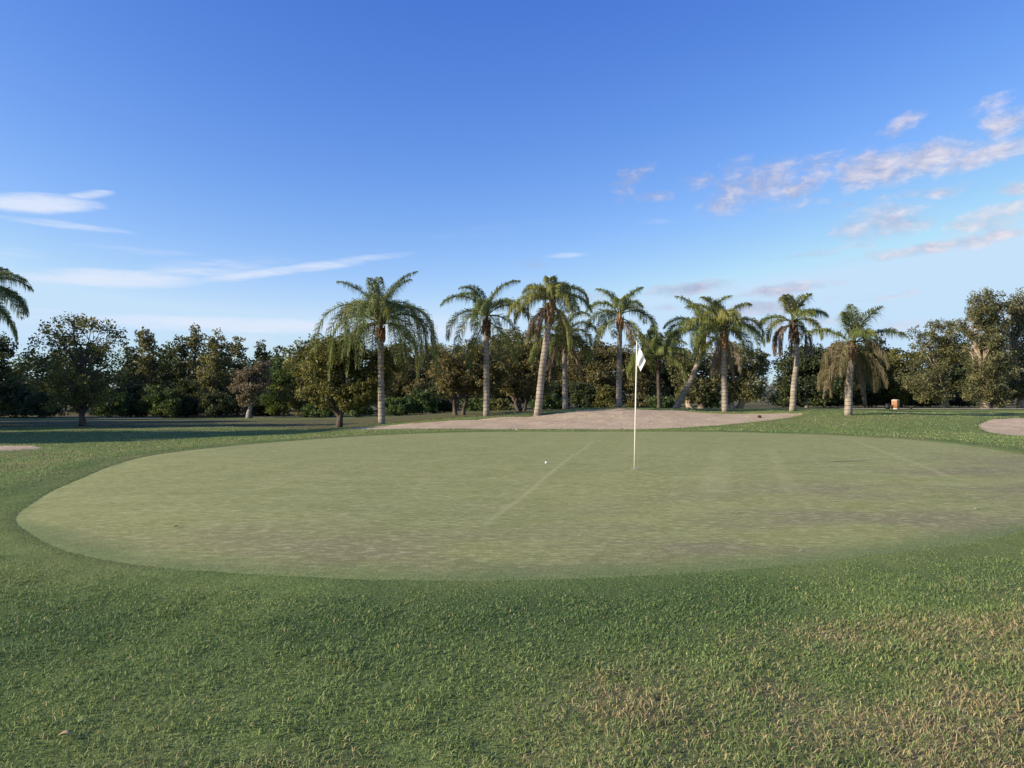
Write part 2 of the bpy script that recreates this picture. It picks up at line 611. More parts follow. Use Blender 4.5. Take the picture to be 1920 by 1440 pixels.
M['frond_olive'] = mat_leaf('fading_palm_leaflets', (0.0875, 0.0825, 0.0375), (0.1875, 0.1562, 0.075), (0.325, 0.2562, 0.1438), 0.25)
M['frond_dead'] = mat_leaf('dead_palm_leaflets', (0.1495, 0.1035, 0.0747), (0.2587, 0.1898, 0.138), (0.3795, 0.299, 0.23), 0.2)
M['olive'] = mat_leaf('olive_foliage', (0.0696, 0.0769, 0.0239), (0.1478, 0.1501, 0.0448), (0.2696, 0.25, 0.0823))
M['brown'] = mat_leaf('brownish_foliage', (0.0829, 0.0738, 0.0335), (0.1741, 0.1553, 0.0639), (0.3067, 0.268, 0.1188))
M['dark'] = mat_leaf('dark_green_foliage', (0.0239, 0.0399, 0.0196), (0.0615, 0.0832, 0.0327), (0.1366, 0.1464, 0.0556))
M['green_leaf'] = mat_leaf('fresh_green_foliage', (0.0308, 0.0588, 0.0196), (0.0784, 0.1232, 0.0364), (0.161, 0.203, 0.0588))
M['paper'] = mat_leaf('grey_olive_foliage', (0.0728, 0.0782, 0.0323), (0.1549, 0.1566, 0.0675), (0.2846, 0.2703, 0.129))
M['pinkish'] = mat_leaf('greyish_tan_foliage', (0.101, 0.085, 0.0562), (0.196, 0.1625, 0.11), (0.3087, 0.2625, 0.1875))
M['hazy'] = mat_leaf('haze_tinted_foliage', (0.16, 0.17, 0.17), (0.24, 0.26, 0.27), (0.36, 0.38, 0.40))  # distance haze and sky light put into the leaf colours
M['white'] = mat_plain('white_cloth', (0.82, 0.80, 0.74), 0.7, 0.03)
M['pole'] = mat_plain('cream_fibreglass', (0.80, 0.76, 0.62), 0.4, 0.03)
M['ball'] = mat_plain('white_ball', (0.85, 0.84, 0.80), 0.35, 0.02, 60)
M['hole'] = mat_plain('painted_cup_shade', (0.012, 0.012, 0.01))  # near black, painted shade for the inside of the cup
M['orange'] = mat_plain('orange_painted_wood', (0.46, 0.22, 0.11), 0.6, 0.1)
M['cream'] = mat_plain('pale_lid', (0.55, 0.44, 0.33), 0.6, 0.05)
M['black'] = mat_plain('dark_plastic', (0.018, 0.02, 0.022), 0.5)
M['clod'] = mat_plain('dark_brown_earth', (0.06, 0.035, 0.022), 0.9, 0.3, 20)
M['dry_leaf'] = mat_plain('dry_tan_leaf', (0.46, 0.33, 0.15), 0.6, 0.2, 40)

# ------------------------------------------------------------------ terrain
CP = [(0, 0, 0), (-6, 0, 0), (6, 0, .02), (0, -15, 0), (-20, -10, 0), (20, -10, 0), (0, 3.1, .06), (-3, 3.3, .05), (3, 3.4, .08),
      (0, 4.4, .16), (-3, 4.6, .13), (4, 5, .2), (0, 5.5, .25), (-2.8, 5.9, .25), (3, 6.0, .26), (5.4, 7, .30), (-5.4, 8.1, .28),
      (0, 8.5, .31), (0, 12.5, .375), (-5, 12, .35), (5, 12, .38), (9.5, 13, .37), (-7.4, 14.5, .35), (0, 18, .38), (6, 18, .40),
      (-5.4, 21, .37), (0, 25, .38), (5, 25, .38), (9, 23, .40), (11, 18, .40), (-9, 12, .18), (-12, 16, .12), (-15, 20, .10),
      (-12, 24, .06), (-20, 30, .0), (-9, 33, .03), (-14, 36, -.03), (-22, 40, -.05), (-30, 30, .05), (-40, 26, .1), (-25, 15, .1),
      (-5.2, 29, .27), (17.5, 24, .22), (21, 31.5, .66), (-6.2, 33, .22), (-7.5, 28, .16), (-8.5, 36.5, -.02), (-2.5, 35, .475), (0, 28, .30), (4.8, 28, .30),
      (1.1, 36.3, .68), (3.7, 37.2, .89), (8, 38.6, .86), (10.7, 36.7, .72), (13.5, 36.5, .79), (14.9, 40, .80), (11.5, 31.8, .58),
      (14.9, 33, .70), (9.4, 30, .47), (16, 27.5, .42), (18, 29.5, .50), (22, 33, .60), (13.5, 22, .36), (17, 20, .36), (14, 10, .3),
      (25, 36, .68), (30, 42, .58), (20, 45, .66), (28, 60, .50), (44, 60, .50), (10, 48, .62), (0, 48, .45), (-3, 52, .42),
      (-7, 44, .05), (-10, 55, -.1), (-25, 55, -.25), (-25, 68, -.45), (-45, 70, -.45), (-5, 68, -.1), (12, 62, .35), (20, 64, .45),
      (0, 95, -.2), (50, 95, .3), (-60, 95, -.4), (0, 200, 0), (200, 150, 0), (-200, 150, 0), (200, 0, 0), (-200, 0, 0), (0, -120, 0),
      (300, 600, 0), (-300, 600, 0), (0, 700, 0)]
CP = np.array(CP, float)
CC = 3.0


def _k(dx, dy):
    return np.sqrt(dx * dx + dy * dy + CC * CC)


_A = _k(CP[:, None, 0] - CP[None, :, 0], CP[:, None, 1] - CP[None, :, 1])
_n = len(CP)
_S = np.zeros((_n + 1, _n + 1))
_S[:_n, :_n] = _A
_S[:_n, _n] = 1
_S[_n, :_n] = 1
_W = np.linalg.solve(_S, np.concatenate([CP[:, 2], [0]]))


def terrain(x, y):
    x, y = np.broadcast_arrays(np.asarray(x, float), np.asarray(y, float))
    sh = x.shape
    xf, yf = x.ravel(), y.ravel()
    out = np.empty(len(xf))
    for i in range(0, len(xf), 20000):
        k = _k(xf[i:i + 20000, None] - CP[None, :, 0], yf[i:i + 20000, None] - CP[None, :, 1])
        out[i:i + 20000] = k @ _W[:_n] + _W[_n]
    return out.reshape(sh)


def tz(x, y):
    return float(terrain(np.array([x]), np.array([y]))[0])


def smooth_loop(pts, n):
    pts = np.array(pts, float)
    m = len(pts)
    out = []
    for i in range(m):
        p0, p1, p2, p3 = pts[i - 1], pts[i], pts[(i + 1) % m], pts[(i + 2) % m]
        for t in np.linspace(0, 1, n, endpoint=False):
            out.append(0.5 * ((2 * p1) + (-p0 + p2) * t + (2 * p0 - 5 * p1 + 4 * p2 - p3) * t * t + (-p0 + 3 * p1 - 3 * p2 + p3) * t ** 3))
    return np.array(out)


GREEN = smooth_loop([(0, 5.42), (1.4, 5.64), (2.8, 6.08), (4.7, 6.95), (6.6, 8.6), (8.7, 11), (10.2, 14), (11.0, 17.8), (10.7, 20.6),
                     (8.9, 23.2), (5.6, 24.9), (1.6, 25.2), (-2.7, 24.1), (-5.5, 21.2), (-7.2, 17), (-7.45, 14.4), (-6.7, 11.1),
                     (-6.0, 9.25), (-5.4, 8.0), (-4.55, 7.0), (-3.75, 6.3), (-2.75, 5.82), (-1.25, 5.48)], 10)
BUNK_BACK = smooth_loop([(-6.9, 31.0), (-5.6, 28.9), (-3.4, 28.0), (0, 28.0), (4.8, 28.0), (6.9, 28.5), (9.4, 30.0), (11.7, 32), (13.3, 34.0),
                         (13.4, 35.2), (12.0, 36.0), (10.3, 36.4), (8.0, 37.6), (5.9, 37.6), (3.8, 36.7), (1.0, 35.5), (-2.5, 34.0),
                         (-5.9, 33.0)], 10)
BUNK_RIGHT = smooth_loop([(16.4, 25.6), (17.0, 24.2), (18.8, 23.4), (21.5, 24.6), (24.5, 26.5), (25.0, 29.5), (22.5, 31.3), (19.5, 30.4),
                          (17.6, 28.3)], 10)
BUNK_LEFT = smooth_loop([(-12.7, 20.0), (-13.2, 20.9), (-14.0, 21.6), (-16, 21.0), (-18.6, 19.2), (-17.0, 18.0), (-14.3, 18.4)], 10)
BUNKS = [BUNK_BACK, BUNK_RIGHT, BUNK_LEFT]


def sdist(poly, x, y, pad=3.0):
    """signed distance to a closed outline, positive inside; far points get -pad"""
    x, y = np.asarray(x, float), np.asarray(y, float)
    out = np.full(x.shape, -pad)
    lo, hi = poly.min(0) - pad, poly.max(0) + pad
    sel = (x > lo[0]) & (x < hi[0]) & (y > lo[1]) & (y < hi[1])
    xs, ys = x[sel], y[sel]
    a, b = poly, np.roll(poly, -1, axis=0)
    d = b - a
    L2 = (d ** 2).sum(1)
    res = np.empty(len(xs))
    for i in range(0, len(xs), 20000):
        px, py = xs[i:i + 20000, None], ys[i:i + 20000, None]
        t = np.clip(((px - a[None, :, 0]) * d[None, :, 0] + (py - a[None, :, 1]) * d[None, :, 1]) / L2[None], 0, 1)
        dd = np.sqrt((px - a[None, :, 0] - t * d[None, :, 0]) ** 2 + (py - a[None, :, 1] - t * d[None, :, 1]) ** 2).min(1)
        cond = (a[None, :, 1] > py) != (b[None, :, 1] > py)
        xc = (b[None, :, 0] - a[None, :, 0]) * (py - a[None, :, 1]) / (b[None, :, 1] - a[None, :, 1] + 1e-12) + a[None, :, 0]
        ins = (np.logical_and(cond, px < xc).sum(1) % 2) == 1
        res[i:i + 20000] = np.where(ins, dd, -dd)
    out[sel] = np.maximum(res, -pad)
    return out


def dryness(x, y):
    n1, n2 = fbm(x * 0.9, y * 0.9), fbm(x * 2.6 + 9, y * 2.6)
    edge = 3.5 + 0.34 * x
    a = sstep(edge - y + (n1 - 0.5) * 1.6, -0.35, 0.55) * (0.35 + 0.65 * sstep(n2, 0.35, 0.6))
    strip = np.exp(-((y - (4.35 + 0.18 * (x - 1.5))) / 0.28) ** 2) * sstep(x, 0.7, 1.8) * sstep(n2, 0.25, 0.55)
    b = 0.22 * sstep(fbm(x * 0.8 + 40, y * 0.8), 0.54, 0.68) * sstep(y, 2, 5)
    c = 0.25 * sstep(fbm(x * 0.35 + 80, y * 0.35), 0.55, 0.7) * sstep(y, 9, 14)
    return np.clip(np.maximum(np.maximum(a, strip * 0.9), np.maximum(b, c)), 0, 1)


def lushness(x, y):
    n1 = fbm(x * 0.7 + 3, y * 0.7)
    band = np.exp(-((y - 4.85 - 0.10 * x) / 0.75) ** 2) * sstep(n1, 0.30, 0.55)
    return np.clip(band * (1 - dryness(x, y)), 0, 1)


def littered(x, y):
    n1 = fbm(x * 0.25 + 70, y * 0.25)
    a = sstep(-x, 6.2, 8.5) * sstep(y + (n1 - .5) * 3, 36.0, 38.0) * sstep(-y, -60, -50)
    b = sstep(y, 36.8, 39.5) * sstep(-y, -62, -52) * sstep(-x, -6, -2) * 0.9
    c = sstep(y, 62, 66) * 0.8
    return np.clip(np.maximum(np.maximum(a * (0.1 + .65 * sstep(n1, .40, .65)), b * .75), c), 0, 1)


def axis(parts):
    out = []
    for a, b, s in parts:
        out.append(np.arange(a, b - s * 0.4, s))
    out.append(np.array([parts[-1][1]], float))
    return np.concatenate(out)


gx = np.concatenate([-np.geomspace(42, 700, 22)[::-1], axis([(-40, -18, 1.0), (-18, -9, .3), (-9, 12, .13), (12, 27, .25), (27, 40, 1.0)]),
                     np.geomspace(42, 700, 22)])
gy = np.concatenate([axis([(-120, -10, 8), (-10, 2, 1.2), (2, 8.5, .09), (8.5, 40, .16), (40, 75, .9), (75, 120, 4)]), np.geomspace(128, 900, 14)])
X, Y = np.meshgrid(gx, gy)
SD_G = sdist(GREEN, X, Y)
SD_B = np.max([sdist(b, X, Y) for b in BUNKS], axis=0)
Z = terrain(X, Y)


def micro(x, y, g):
    """small humps of the rough, gone at the rim of the green"""
    return (1 - sstep(g, -0.5, 0.1)) * ((fbm(x * 1.1, y * 1.1) - 0.5) * 0.05 + (fbm(x * 5, y * 5) - .5) * 0.022) * sstep(-y, -80, -60)


Z = Z + micro(X, Y, SD_G)
Z = Z - 0.07 * sstep(SD_G, 0.0, 0.30) - 0.35 * sstep(SD_B, 0.0, 0.5) + 0.02 * np.exp(-((SD_B + 0.25) / 0.25) ** 2)
nx_, ny_ = len(gx), len(gy)
idx = np.arange(nx_ * ny_).reshape(ny_, nx_)
quads = np.stack([idx[:-1, :-1], idx[:-1, 1:], idx[1:, 1:], idx[1:, :-1]], -1).reshape(-1, 4)
ground = mesh_np('ground', np.stack([X.ravel(), Y.ravel(), Z.ravel()], 1), quads.ravel(), np.arange(len(quads)) * 4, np.full(len(quads), 4),
                 M['ground'], cols={'dry': dryness(X, Y).ravel(), 'lush': np.maximum(lushness(X, Y), 0.75 * np.exp(-((SD_G + 0.45) / 0.42) ** 2) * sstep(Y, 8, 11)).ravel(), 'litter': littered(X, Y).ravel()}, smooth=True)
tag(ground, 'grassy golf course ground with rough, swales and leaf litter under trees', kind='structure')


def sheet(name, loop, mat, dz, edge_drop, nr=46, rough=0.0, label=None, rim=False):
    c = loop.mean(0)
    s = np.linspace(0, 1, nr) ** 0.8
    pts = c[None, None] + s[1:, None, None] * (loop[None] - c[None, None])
    flat = np.concatenate([c[None], pts.reshape(-1, 2)])
    fade = np.concatenate([[0], np.repeat(s[1:], len(loop))])
    z = terrain(flat[:, 0], flat[:, 1]) + dz - edge_drop * sstep(fade, 0.985, 1.0)
    if rough:
        z = z + ((fbm(flat[:, 0] * .8, flat[:, 1] * .8) - .5) * 1.2 + (fbm(flat[:, 0] * 4, flat[:, 1] * 4) - .5) * 0.5) * rough
    n = len(loop)
    loops, starts, tot = [], [], []
    for k in range(n):
        starts.append(len(loops))
        loops += [0, 1 + k, 1 + (k + 1) % n]
        tot.append(3)
    for r in range(nr - 2):
        for k in range(n):
            a = 1 + r * n
            starts.append(len(loops))
            loops += [a + k, a + n + k, a + n + (k + 1) % n, a + (k + 1) % n]
            tot.append(4)
    cols = None
    if rim:                                     # how far the longer grass of the collar has crept in
        ins = sdist(loop, flat[:, 0], flat[:, 1]) + (fbm(flat[:, 0] * 2.2, flat[:, 1] * 2.2) - .5) * .35
        wdt = 0.16 + 0.55 * (1 - sstep(flat[:, 1], 6.5, 9.0))
        cols = {'rim': 1 - sstep(ins, 0.0, wdt)}
    o = mesh_np(name, np.column_stack([flat, z]), loops, starts, tot, mat, smooth=True, cols=cols)
    return tag(o, label, kind='structure')


sheet('putting_green', GREEN, M['green'], -0.012, 0.015, 110, rim=True, label='smooth pale green putting surface around the flagstick')
sheet('sand_bunker', BUNK_BACK, M['sand'], -0.03, 0.0, 60, 0.09, 'long pinkish sand bunker behind the putting green')
sheet('sand_bunker', BUNK_RIGHT, M['sand'], -0.03, 0.0, 30, 0.07, 'sand bunker cut off by the right edge of the photo')
sheet('sand_bunker', BUNK_LEFT, M['sand'], 0.04, 0.05, 20, 0.05, 'thin strip of sand bunker at the left edge of the photo')


def strip(name, pts, width, mat, dz, label):
    pts = np.array(pts, float)
    t = np.gradient(pts, axis=0)
    t /= np.linalg.norm(t, axis=1)[:, None]
    nrm = np.column_stack([-t[:, 1], t[:, 0]])
    V = []
    for s in (-1, 0, 1):
        q = pts + nrm * s * width / 2
        V.append(np.column_stack([q, terrain(q[:, 0], q[:, 1]) + dz + (0.02 if s == 0 else 0)]))
    V = np.concatenate(V)
    n = len(pts)
    f = []
    for b in (0, n):
        for i in range(n - 1):
            f.append([b + i, b + i + 1, b + n + i + 1, b + n + i])
    f = np.array(f)
    o = mesh_np(name, V, f.ravel(), np.arange(len(f)) * 4, np.full(len(f), 4), mat, smooth=True)
    return tag(o, label, kind='structure')


strip('path', [(24 + i * 1.5, 55 + 0.4 * math.sin(i * .5)) for i in range(18)], 1.8, M['pale_sand'], 0.05, 'pale sandy cart path in front of the right hand trees')
strip('path', [(-31.5 + i * 0.9, 57.2 + 0.15 * i) for i in range(6)], 1.6, M['pale_sand'], 0.10, 'short white stretch of path behind the leftmost trunk')
strip('path', [(-21.5 + i * 0.7, 62 + 0.25 * i) for i in range(6)], 1.2, M['pale_sand'], 0.08, 'short pale stretch of path before the small pale tree')

# ------------------------------------------------------------------ grass
def blades(name, xy, h, wd, tone, label, lean=0.5, ground_off=-0.004, simple=False, g=None):
    n = len(xy)
    x, y = xy[:, 0], xy[:, 1]
    z = terrain(x, y) + ground_off + (0 if g is None else micro(x, y, g))
    az_ = RNG.random(n) * 2 * math.pi
    ln = lean * (0.25 + RNG.random(n) * 1.2)
    dx, dy = np.cos(az_), np.sin(az_)
    fa = RNG.random(n) * math.pi * 2
    wx, wy = np.cos(fa) * wd / 2, np.sin(fa) * wd / 2
    m = 3 if simple else 5
    V = np.empty((n, m, 3), np.float32)
    V[:, 0] = np.column_stack([x - wx, y - wy, z])
    V[:, 1] = np.column_stack([x + wx, y + wy, z])
    V[:, m - 1] = np.column_stack([x + dx * h * ln, y + dy * h * ln, z + h * (1 - 0.25 * ln)])
    if simple:
        loops = np.arange(n * 3)
        starts, tot = np.arange(n) * 3, np.full(n, 3)
    else:
        mx_, my_, mz_ = x + dx * h * ln * .35, y + dy * h * ln * .35, z + h * .6
        V[:, 2] = np.column_stack([mx_ + wx * .8, my_ + wy * .8, mz_])
        V[:, 3] = np.column_stack([mx_ - wx * .8, my_ - wy * .8, mz_])
        loops = ((np.arange(n) * 5)[:, None] + np.array([0, 1, 2, 3, 3, 2, 4])[None]).ravel()
        starts = (np.arange(n)[:, None] * 7 + np.array([0, 4])[None]).ravel()
        tot = np.tile([4, 3], n)
    o = mesh_np(name, V.reshape(-1, 3), loops, starts, tot, M['blade'], cols={'tone': np.repeat(tone, m, axis=0)})
    return tag(o, label, 'grass', kind='stuff')


def grass_field(n_try, d0, d1, power):
    # more blades per square metre close by, fewer and broader ones far off
    u = RNG.random(n_try)
    e = 2 - power
    d = (d0 ** e + u * (d1 ** e - d0 ** e)) ** (1 / e)
    x = (RNG.random(n_try) * 2 - 1) * (0.74 * d + 2.6)
    keep = RNG.random(n_try) < (0.74 * d + 2.6) / (0.74 * d * 2.3)
    x, d = x[keep], d[keep]
    g = sdist(GREEN, x, d)
    s = np.max([sdist(b, x, d) for b in BUNKS], axis=0)
    li = littered(x, d)
    k = (g < np.where(d < 7.5, 0.03 + 0.75 * RNG.random(len(x)) ** 3.0, 0.06)) & (s < 0.10) & (RNG.random(len(x)) > li * 0.75)
    return x[k], d[k], g[k], s[k], li[k]


def collar(g, d):
    return 0.75 * np.exp(-((g + 0.45) / 0.42) ** 2) * sstep(d, 8, 11)


def tone_of(x, d, li, g):
    n = len(x)
    dr, lu = dryness(x, d), np.maximum(lushness(x, d), collar(g, d))
    r1, r2 = RNG.random(n), RNG.random(n)
    g1 = np.array([0.118, 0.180, 0.055])
    g2 = np.array([0.200, 0.268, 0.090])
    dk = np.array([0.108, 0.182, 0.062])
    st = np.array([0.40, 0.345, 0.185])
    s2 = np.array([0.270, 0.222, 0.120])
    c = g1 + (g2 - g1) * r1[:, None]
    c = c + (dk - c) * (lu * 0.8)[:, None]
    isdry = RNG.random(n) < (dr * 0.50 + 0.04)
    c[isdry] = (s2 + (st - s2) * r2[:, None])[isdry]
    c = c + (np.array([0.12, 0.085, 0.05]) - c) * (li * .7)[:, None]
    return c * (0.95 + 0.62 * RNG.random(n))[:, None] * np.array([1.06, 1.0, 0.97])


def lawn(n, d0, d1, power, hh, ww, wp, label, simple, lean, fade_in=None, fade_out=None):
    x, d, g, s, li = grass_field(n, d0, d1, power)
    p = np.ones(len(x))
    if fade_in:
        p = p * sstep(d, *fade_in)
    if fade_out:
        p = p * (1 - sstep(d, *fade_out))
    kp = RNG.random(len(x)) < p
    x, d, g, s, li = x[kp], d[kp], g[kp], s[kp], li[kp]
    clumpy = 0.55 + 0.9 * fbm(x * 5.0, d * 5.0, 3) ** 1.2
    h = hh * (0.5 + 0.9 * RNG.random(len(x))) * clumpy * (1 + 0.45 * dryness(x, d)) * (0.16 + 0.30 * sstep(-g, -0.12, 0.05) + 0.54 * sstep(-g, 0.05, 0.7))
    h = h * (1 + 1.0 * np.exp(-((s + .1) / .2) ** 2))
    wd = ww * (d / d0) ** wp * (0.7 + .6 * RNG.random(len(x)))
    blades('grass', np.column_stack([x, d]), h, wd, tone_of(x, d, li, g), label, lean, simple=simple, g=g)


lawn(290000, 2.5, 6.4, 1.45, 0.026, 0.0038, .7, 'short coarse lawn grass nearest to the viewer', False, 1.1, None, (3.8, 6.4))
lawn(680000, 3.4, 10.5, 1.5, 0.024, 0.0046, .75, 'short lawn grass bordering the near side of the green', True, 1.0, (3.4, 5.2), (8.5, 10.5))
lawn(470000, 8.5, 46, 1.35, 0.034, 0.0095, .8, 'lawn grass around the bunkers and far side of the green', True, 0.7, (8.5, 10.5))


# ------------------------------------------------------------------ leafy trees
def leaf_mesh(name, cen, size, tint, mat, parent, aspect=0.55, flat=0.35):
    n = len(cen)
    a = RNG.normal(size=(n, 3))
    a /= np.linalg.norm(a, axis=1)[:, None]
    up = RNG.normal(size=(n, 3)) * 1.0
    up[:, 2] += flat * 2
    up[:, 0] -= 0.35                                    # leaves turn a little to the light side
    b = np.cross(up, a)
    b /= np.linalg.norm(b, axis=1)[:, None] + 1e-9
    s = size[:, None] * 0.5
    V = np.empty((n, 4, 3))
    V[:, 0] = cen - a * s
    V[:, 1] = cen - a * s * .1 + b * s * aspect
    V[:, 2] = cen + a * s
    V[:, 3] = cen + a * s * .1 - b * s * aspect
    k = np.arange(n * 4)
    return mesh_np(name, V.reshape(-1, 3), k, np.arange(n) * 4, np.full(n, 4), mat, parent, cols={'tint': np.repeat(tint, 4)})


def bez(p0, p1, p2, n):
    t = np.linspace(0, 1, n)[:, None]
    return (1 - t) ** 2 * p0 + 2 * t * (1 - t) * p1 + t * t * p2


def make_tree(name, label, cat, base, lobes, d, mat, bark, r0=0.15, leaf=0.17, dens=1.0, clump=0.22, stems=1, group=None,
              nlimb=9, air=1.0, trunk_top=None, lean=0.0, depth=1.0, name_crown='crown', droop=0.0):
    """base: (px, d) of the foot; lobes: (px, py, half width, half height) of the crown masses seen d metres away"""
    bx = (base - 960) / 1400.0 * d
    bz = tz(bx, d)
    root = empty(name, (bx, d, bz))
    tag(root, label, cat, group)
    m = d / 1400.0
    cens, rads, lob = [], [], []
    for li_, (px, py, rw, rh) in enumerate(lobes):
        c = at(px, py, d) - np.array([bx, d, bz])
        rx, rz = rw * m, rh * m
        ry = rx * depth
        rc0 = clump * (rx + rz) * 0.5 + 0.10
        k = int(max(10, 3.0 * dens * air * (rx * rz + rx * ry) / (rc0 * rc0)))
        v = RNG.normal(size=(k, 3))
        v /= np.linalg.norm(v, axis=1)[:, None]
        rr = RNG.random(k) ** 0.38
        p = c + v * rr[:, None] * np.array([rx, ry, rz]) * (0.88 + 0.25 * RNG.random(k))[:, None]
        cens.append(p)
        rads.append(rc0 * (0.55 + 0.9 * RNG.random(k)))
        lob.append(np.full(k, li_))
    cens, rads = np.concatenate(cens), np.concatenate(rads)
    ok = cens[:, 2] - rads * .5 > 0.1
    cens, rads = cens[ok], rads[ok]
    per = np.clip((rads / leaf) ** 2 * 7.5 * dens * air, 6, 130).astype(int)
    ci = np.repeat(np.arange(len(cens)), per)
    v = RNG.normal(size=(len(ci), 3))
    v /= np.linalg.norm(v, axis=1)[:, None]
    v *= (RNG.random(len(ci)) ** 0.45)[:, None]
    v[:, 2] *= 0.75
    pos = cens[ci] + v * rads[ci][:, None]
    if droop:
        pos[:, 2] -= droop * rads[ci] * RNG.random(len(ci)) ** 2
    ok = pos[:, 2] > 0.03
    pos, ci = pos[ok], ci[ok]
    tint_c = RNG.random(len(cens)) * 0.72
    tint = np.clip(tint_c[ci] + RNG.random(len(ci)) * 0.28, 0, 1)
    leaf_mesh(name_crown, pos, leaf * (0.75 + 0.85 * RNG.random(len(pos))), tint, mat, root)
    # wood: stem(s), then limbs that reach the clumps
    w_ = MB()
    top_z = np.percentile(cens[:, 2], 70) if trunk_top is None else trunk_top
    cx, cy = cens[:, 0].mean(), cens[:, 1].mean()
    for si in range(stems):
        off = np.array([(si - (stems - 1) / 2) * r0 * 2.6, RNG.normal() * .1, 0])
        p2 = np.array([cx * .7 + off[0] * 4 + lean, cy * .5, top_z])
        p1 = np.array([off[0] * 1.5 + lean * .2, 0, top_z * .5])
        path = bez(off + [0, 0, -0.25], p1, p2, 12)
        path[1:-1] += RNG.normal(size=(10, 3)) * np.array([1, 1, 0]) * r0 * .22
        rad = r0 * (1 - 0.72 * np.linspace(0, 1, 12))
        rad[0] *= 1.7
        rad[1] *= 1.2
        w_.tube(path, rad, 9, wob=0.08)
        for k in RNG.permutation(len(cens))[:nlimb]:
            tgt = cens[k]
            hi = np.clip(tgt[2] / top_z * 0.62, 0.22, 0.92) * (0.75 + 0.35 * RNG.random())
            i0 = int(np.clip(hi * 11, 2, 10))
            st_ = path[i0]
            mid = st_ * .5 + tgt * .5 + np.array([0, 0, 0.10 * np.linalg.norm(tgt - st_)])
            lp = bez(st_, mid, tgt, 6)
            lp[1:-1] += RNG.normal(size=(4, 3)) * 0.06
            w_.tube(lp, rad[i0] * np.linspace(.62, .09, 6), 5, cap=False)
            for q in range(2):
                t2 = cens[np.argsort(np.linalg.norm(cens - tgt, axis=1))[RNG.integers(1, min(8, len(cens)))]]
                lp2 = bez(lp[3], (lp[3] + t2) / 2 + RNG.normal(size=3) * .1, t2, 4)
                w_.tube(lp2, rad[i0] * np.linspace(.3, .05, 4), 4, cap=False)
    w_.build('trunk', bark, root, smooth=True)
    return root


def shrub(label, px, d, top_py, hw, mat, leaf=0.15, dens=1.0, name='shrub', cat='shrub', group='shrubs along the foot of the wood'):
    x0 = (px - 960) / 1400.0 * d
    bz = tz(x0, d)
    base_py = 740 + (EYE - bz) / d * 1400
    h = base_py - top_py
    lobes = [(px - hw * .35, top_py + h * .45, hw * .6, h * .42), (px + hw * .4, top_py + h * .52, hw * .55, h * .42),
             (px, top_py + h * .3, hw * .5, h * .3), (px, base_py - h * .25, hw * .95, h * .3)]
    return make_tree(name, label, cat, px, lobes, d, mat, M['bark'], 0.05, leaf, dens, 0.26, 2, group, 5, trunk_top=h * .5 * d / 1400,
                     name_crown='foliage')


GW = 'trees of the wood behind the green'
# trees in front of the wood, left
make_tree('broadleaf_tree', 'airy olive brown tree with short dark trunk at far left', 'tree', 155,
          [(88, 662, 40, 42), (130, 628, 48, 38), (185, 632, 48, 38), (215, 668, 26, 36), (120, 705, 75, 46), (178, 716, 58, 48), (150, 750, 60, 24)],
          38, M['olive'], M['bark'], .15, .12, .80, .22, 1, None, 26, .62)
make_tree('broadleaf_tree', 'dark tree cut off by the left edge behind drooping palm fronds', 'tree', -22,
          [(-12, 665, 36, 42), (-20, 720, 46, 50), (4, 752, 26, 28), (-50, 690, 46, 60)], 42, M['dark'], M['bark'], .15, .15, .9)
make_tree('broadleaf_tree', 'olive tree with slim dark trunk just left of the leftmost whole palm', 'tree', 638,
          [(602, 690, 44, 50), (640, 664, 52, 34), (690, 700, 46, 46), (612, 738, 46, 26), (668, 742, 44, 24), (720, 690, 30, 40)],
          37, M['olive'], M['bark'], .17, .12, .95, .22, 1, None, 14)
# the wood, from left to right
cols_ = [(244, 648, 22, 'slender dark tree top left of the tallest round headed one'), (272, 612, 26, 'dark tree with rounded knob top beside the airy olive tree'),
         (312, 642, 22, 'dark columnar tree third from left in the wood'), (338, 630, 20, 'narrow dark columnar tree with twin tips'),
         (366, 616, 24, 'tall dark columnar tree in the middle of the left wood'), (404, 619, 26, 'broad columnar tree with pale sunlit left side'),
         (447, 627, 22, 'slim columnar tree behind the small pale tree on its left'), (490, 638, 24, 'dark pointed tree behind the small pale tree'),
         (522, 648, 20, 'lowest columnar tree at the right end of the dark row')]
for i, (px, top, hw, lab) in enumerate(cols_):
    dd = 70 + (i * 7 % 5) * 1.2
    make_tree('columnar_tree', lab, 'tree', px, [(px, top + 22, hw * .62, 24), (px - 5 + (i % 3) * 5, top + 58, hw * .95, 36), (px + 3 - (i % 2) * 8, top + 98, hw * 1.12, 38),
                                                (px, top + 132, hw * 1.05, 28)], dd, M['paper'] if i in (1, 4, 5, 6) else M['dark'],
              M['grey_bark'], .15, .22, .9, .27, 1, 'columnar trees of the left wood', 6, droop=.5)
make_tree('paperbark_tree', 'small pale tan tree with straight grey trunk in front of dark wood', 'tree', 468,
          [(446, 722, 17, 14), (464, 702, 18, 18), (490, 690, 13, 16), (478, 726, 24, 20), (462, 750, 16, 15), (496, 712, 10, 16)], 62, M['pinkish'], M['grey_bark'], .22, .17, 1.0, .28, 1, None, 6)
make_tree('broadleaf_tree', 'bright green leafy tree right of the small pale tree', 'tree', 532, [(532, 702, 28, 34), (524, 742, 34, 30), (548, 736, 26, 30)], 66, M['green_leaf'], M['bark'], .12, .19, 1.0)
make_tree('broadleaf_tree', 'olive tree between bright green tree and slim dark trunk', 'tree', 575,
          [(572, 672, 36, 36), (590, 700, 40, 40), (566, 735, 38, 36), (610, 745, 36, 28)], 64, M['olive'], M['bark'], .15, .2, .95)
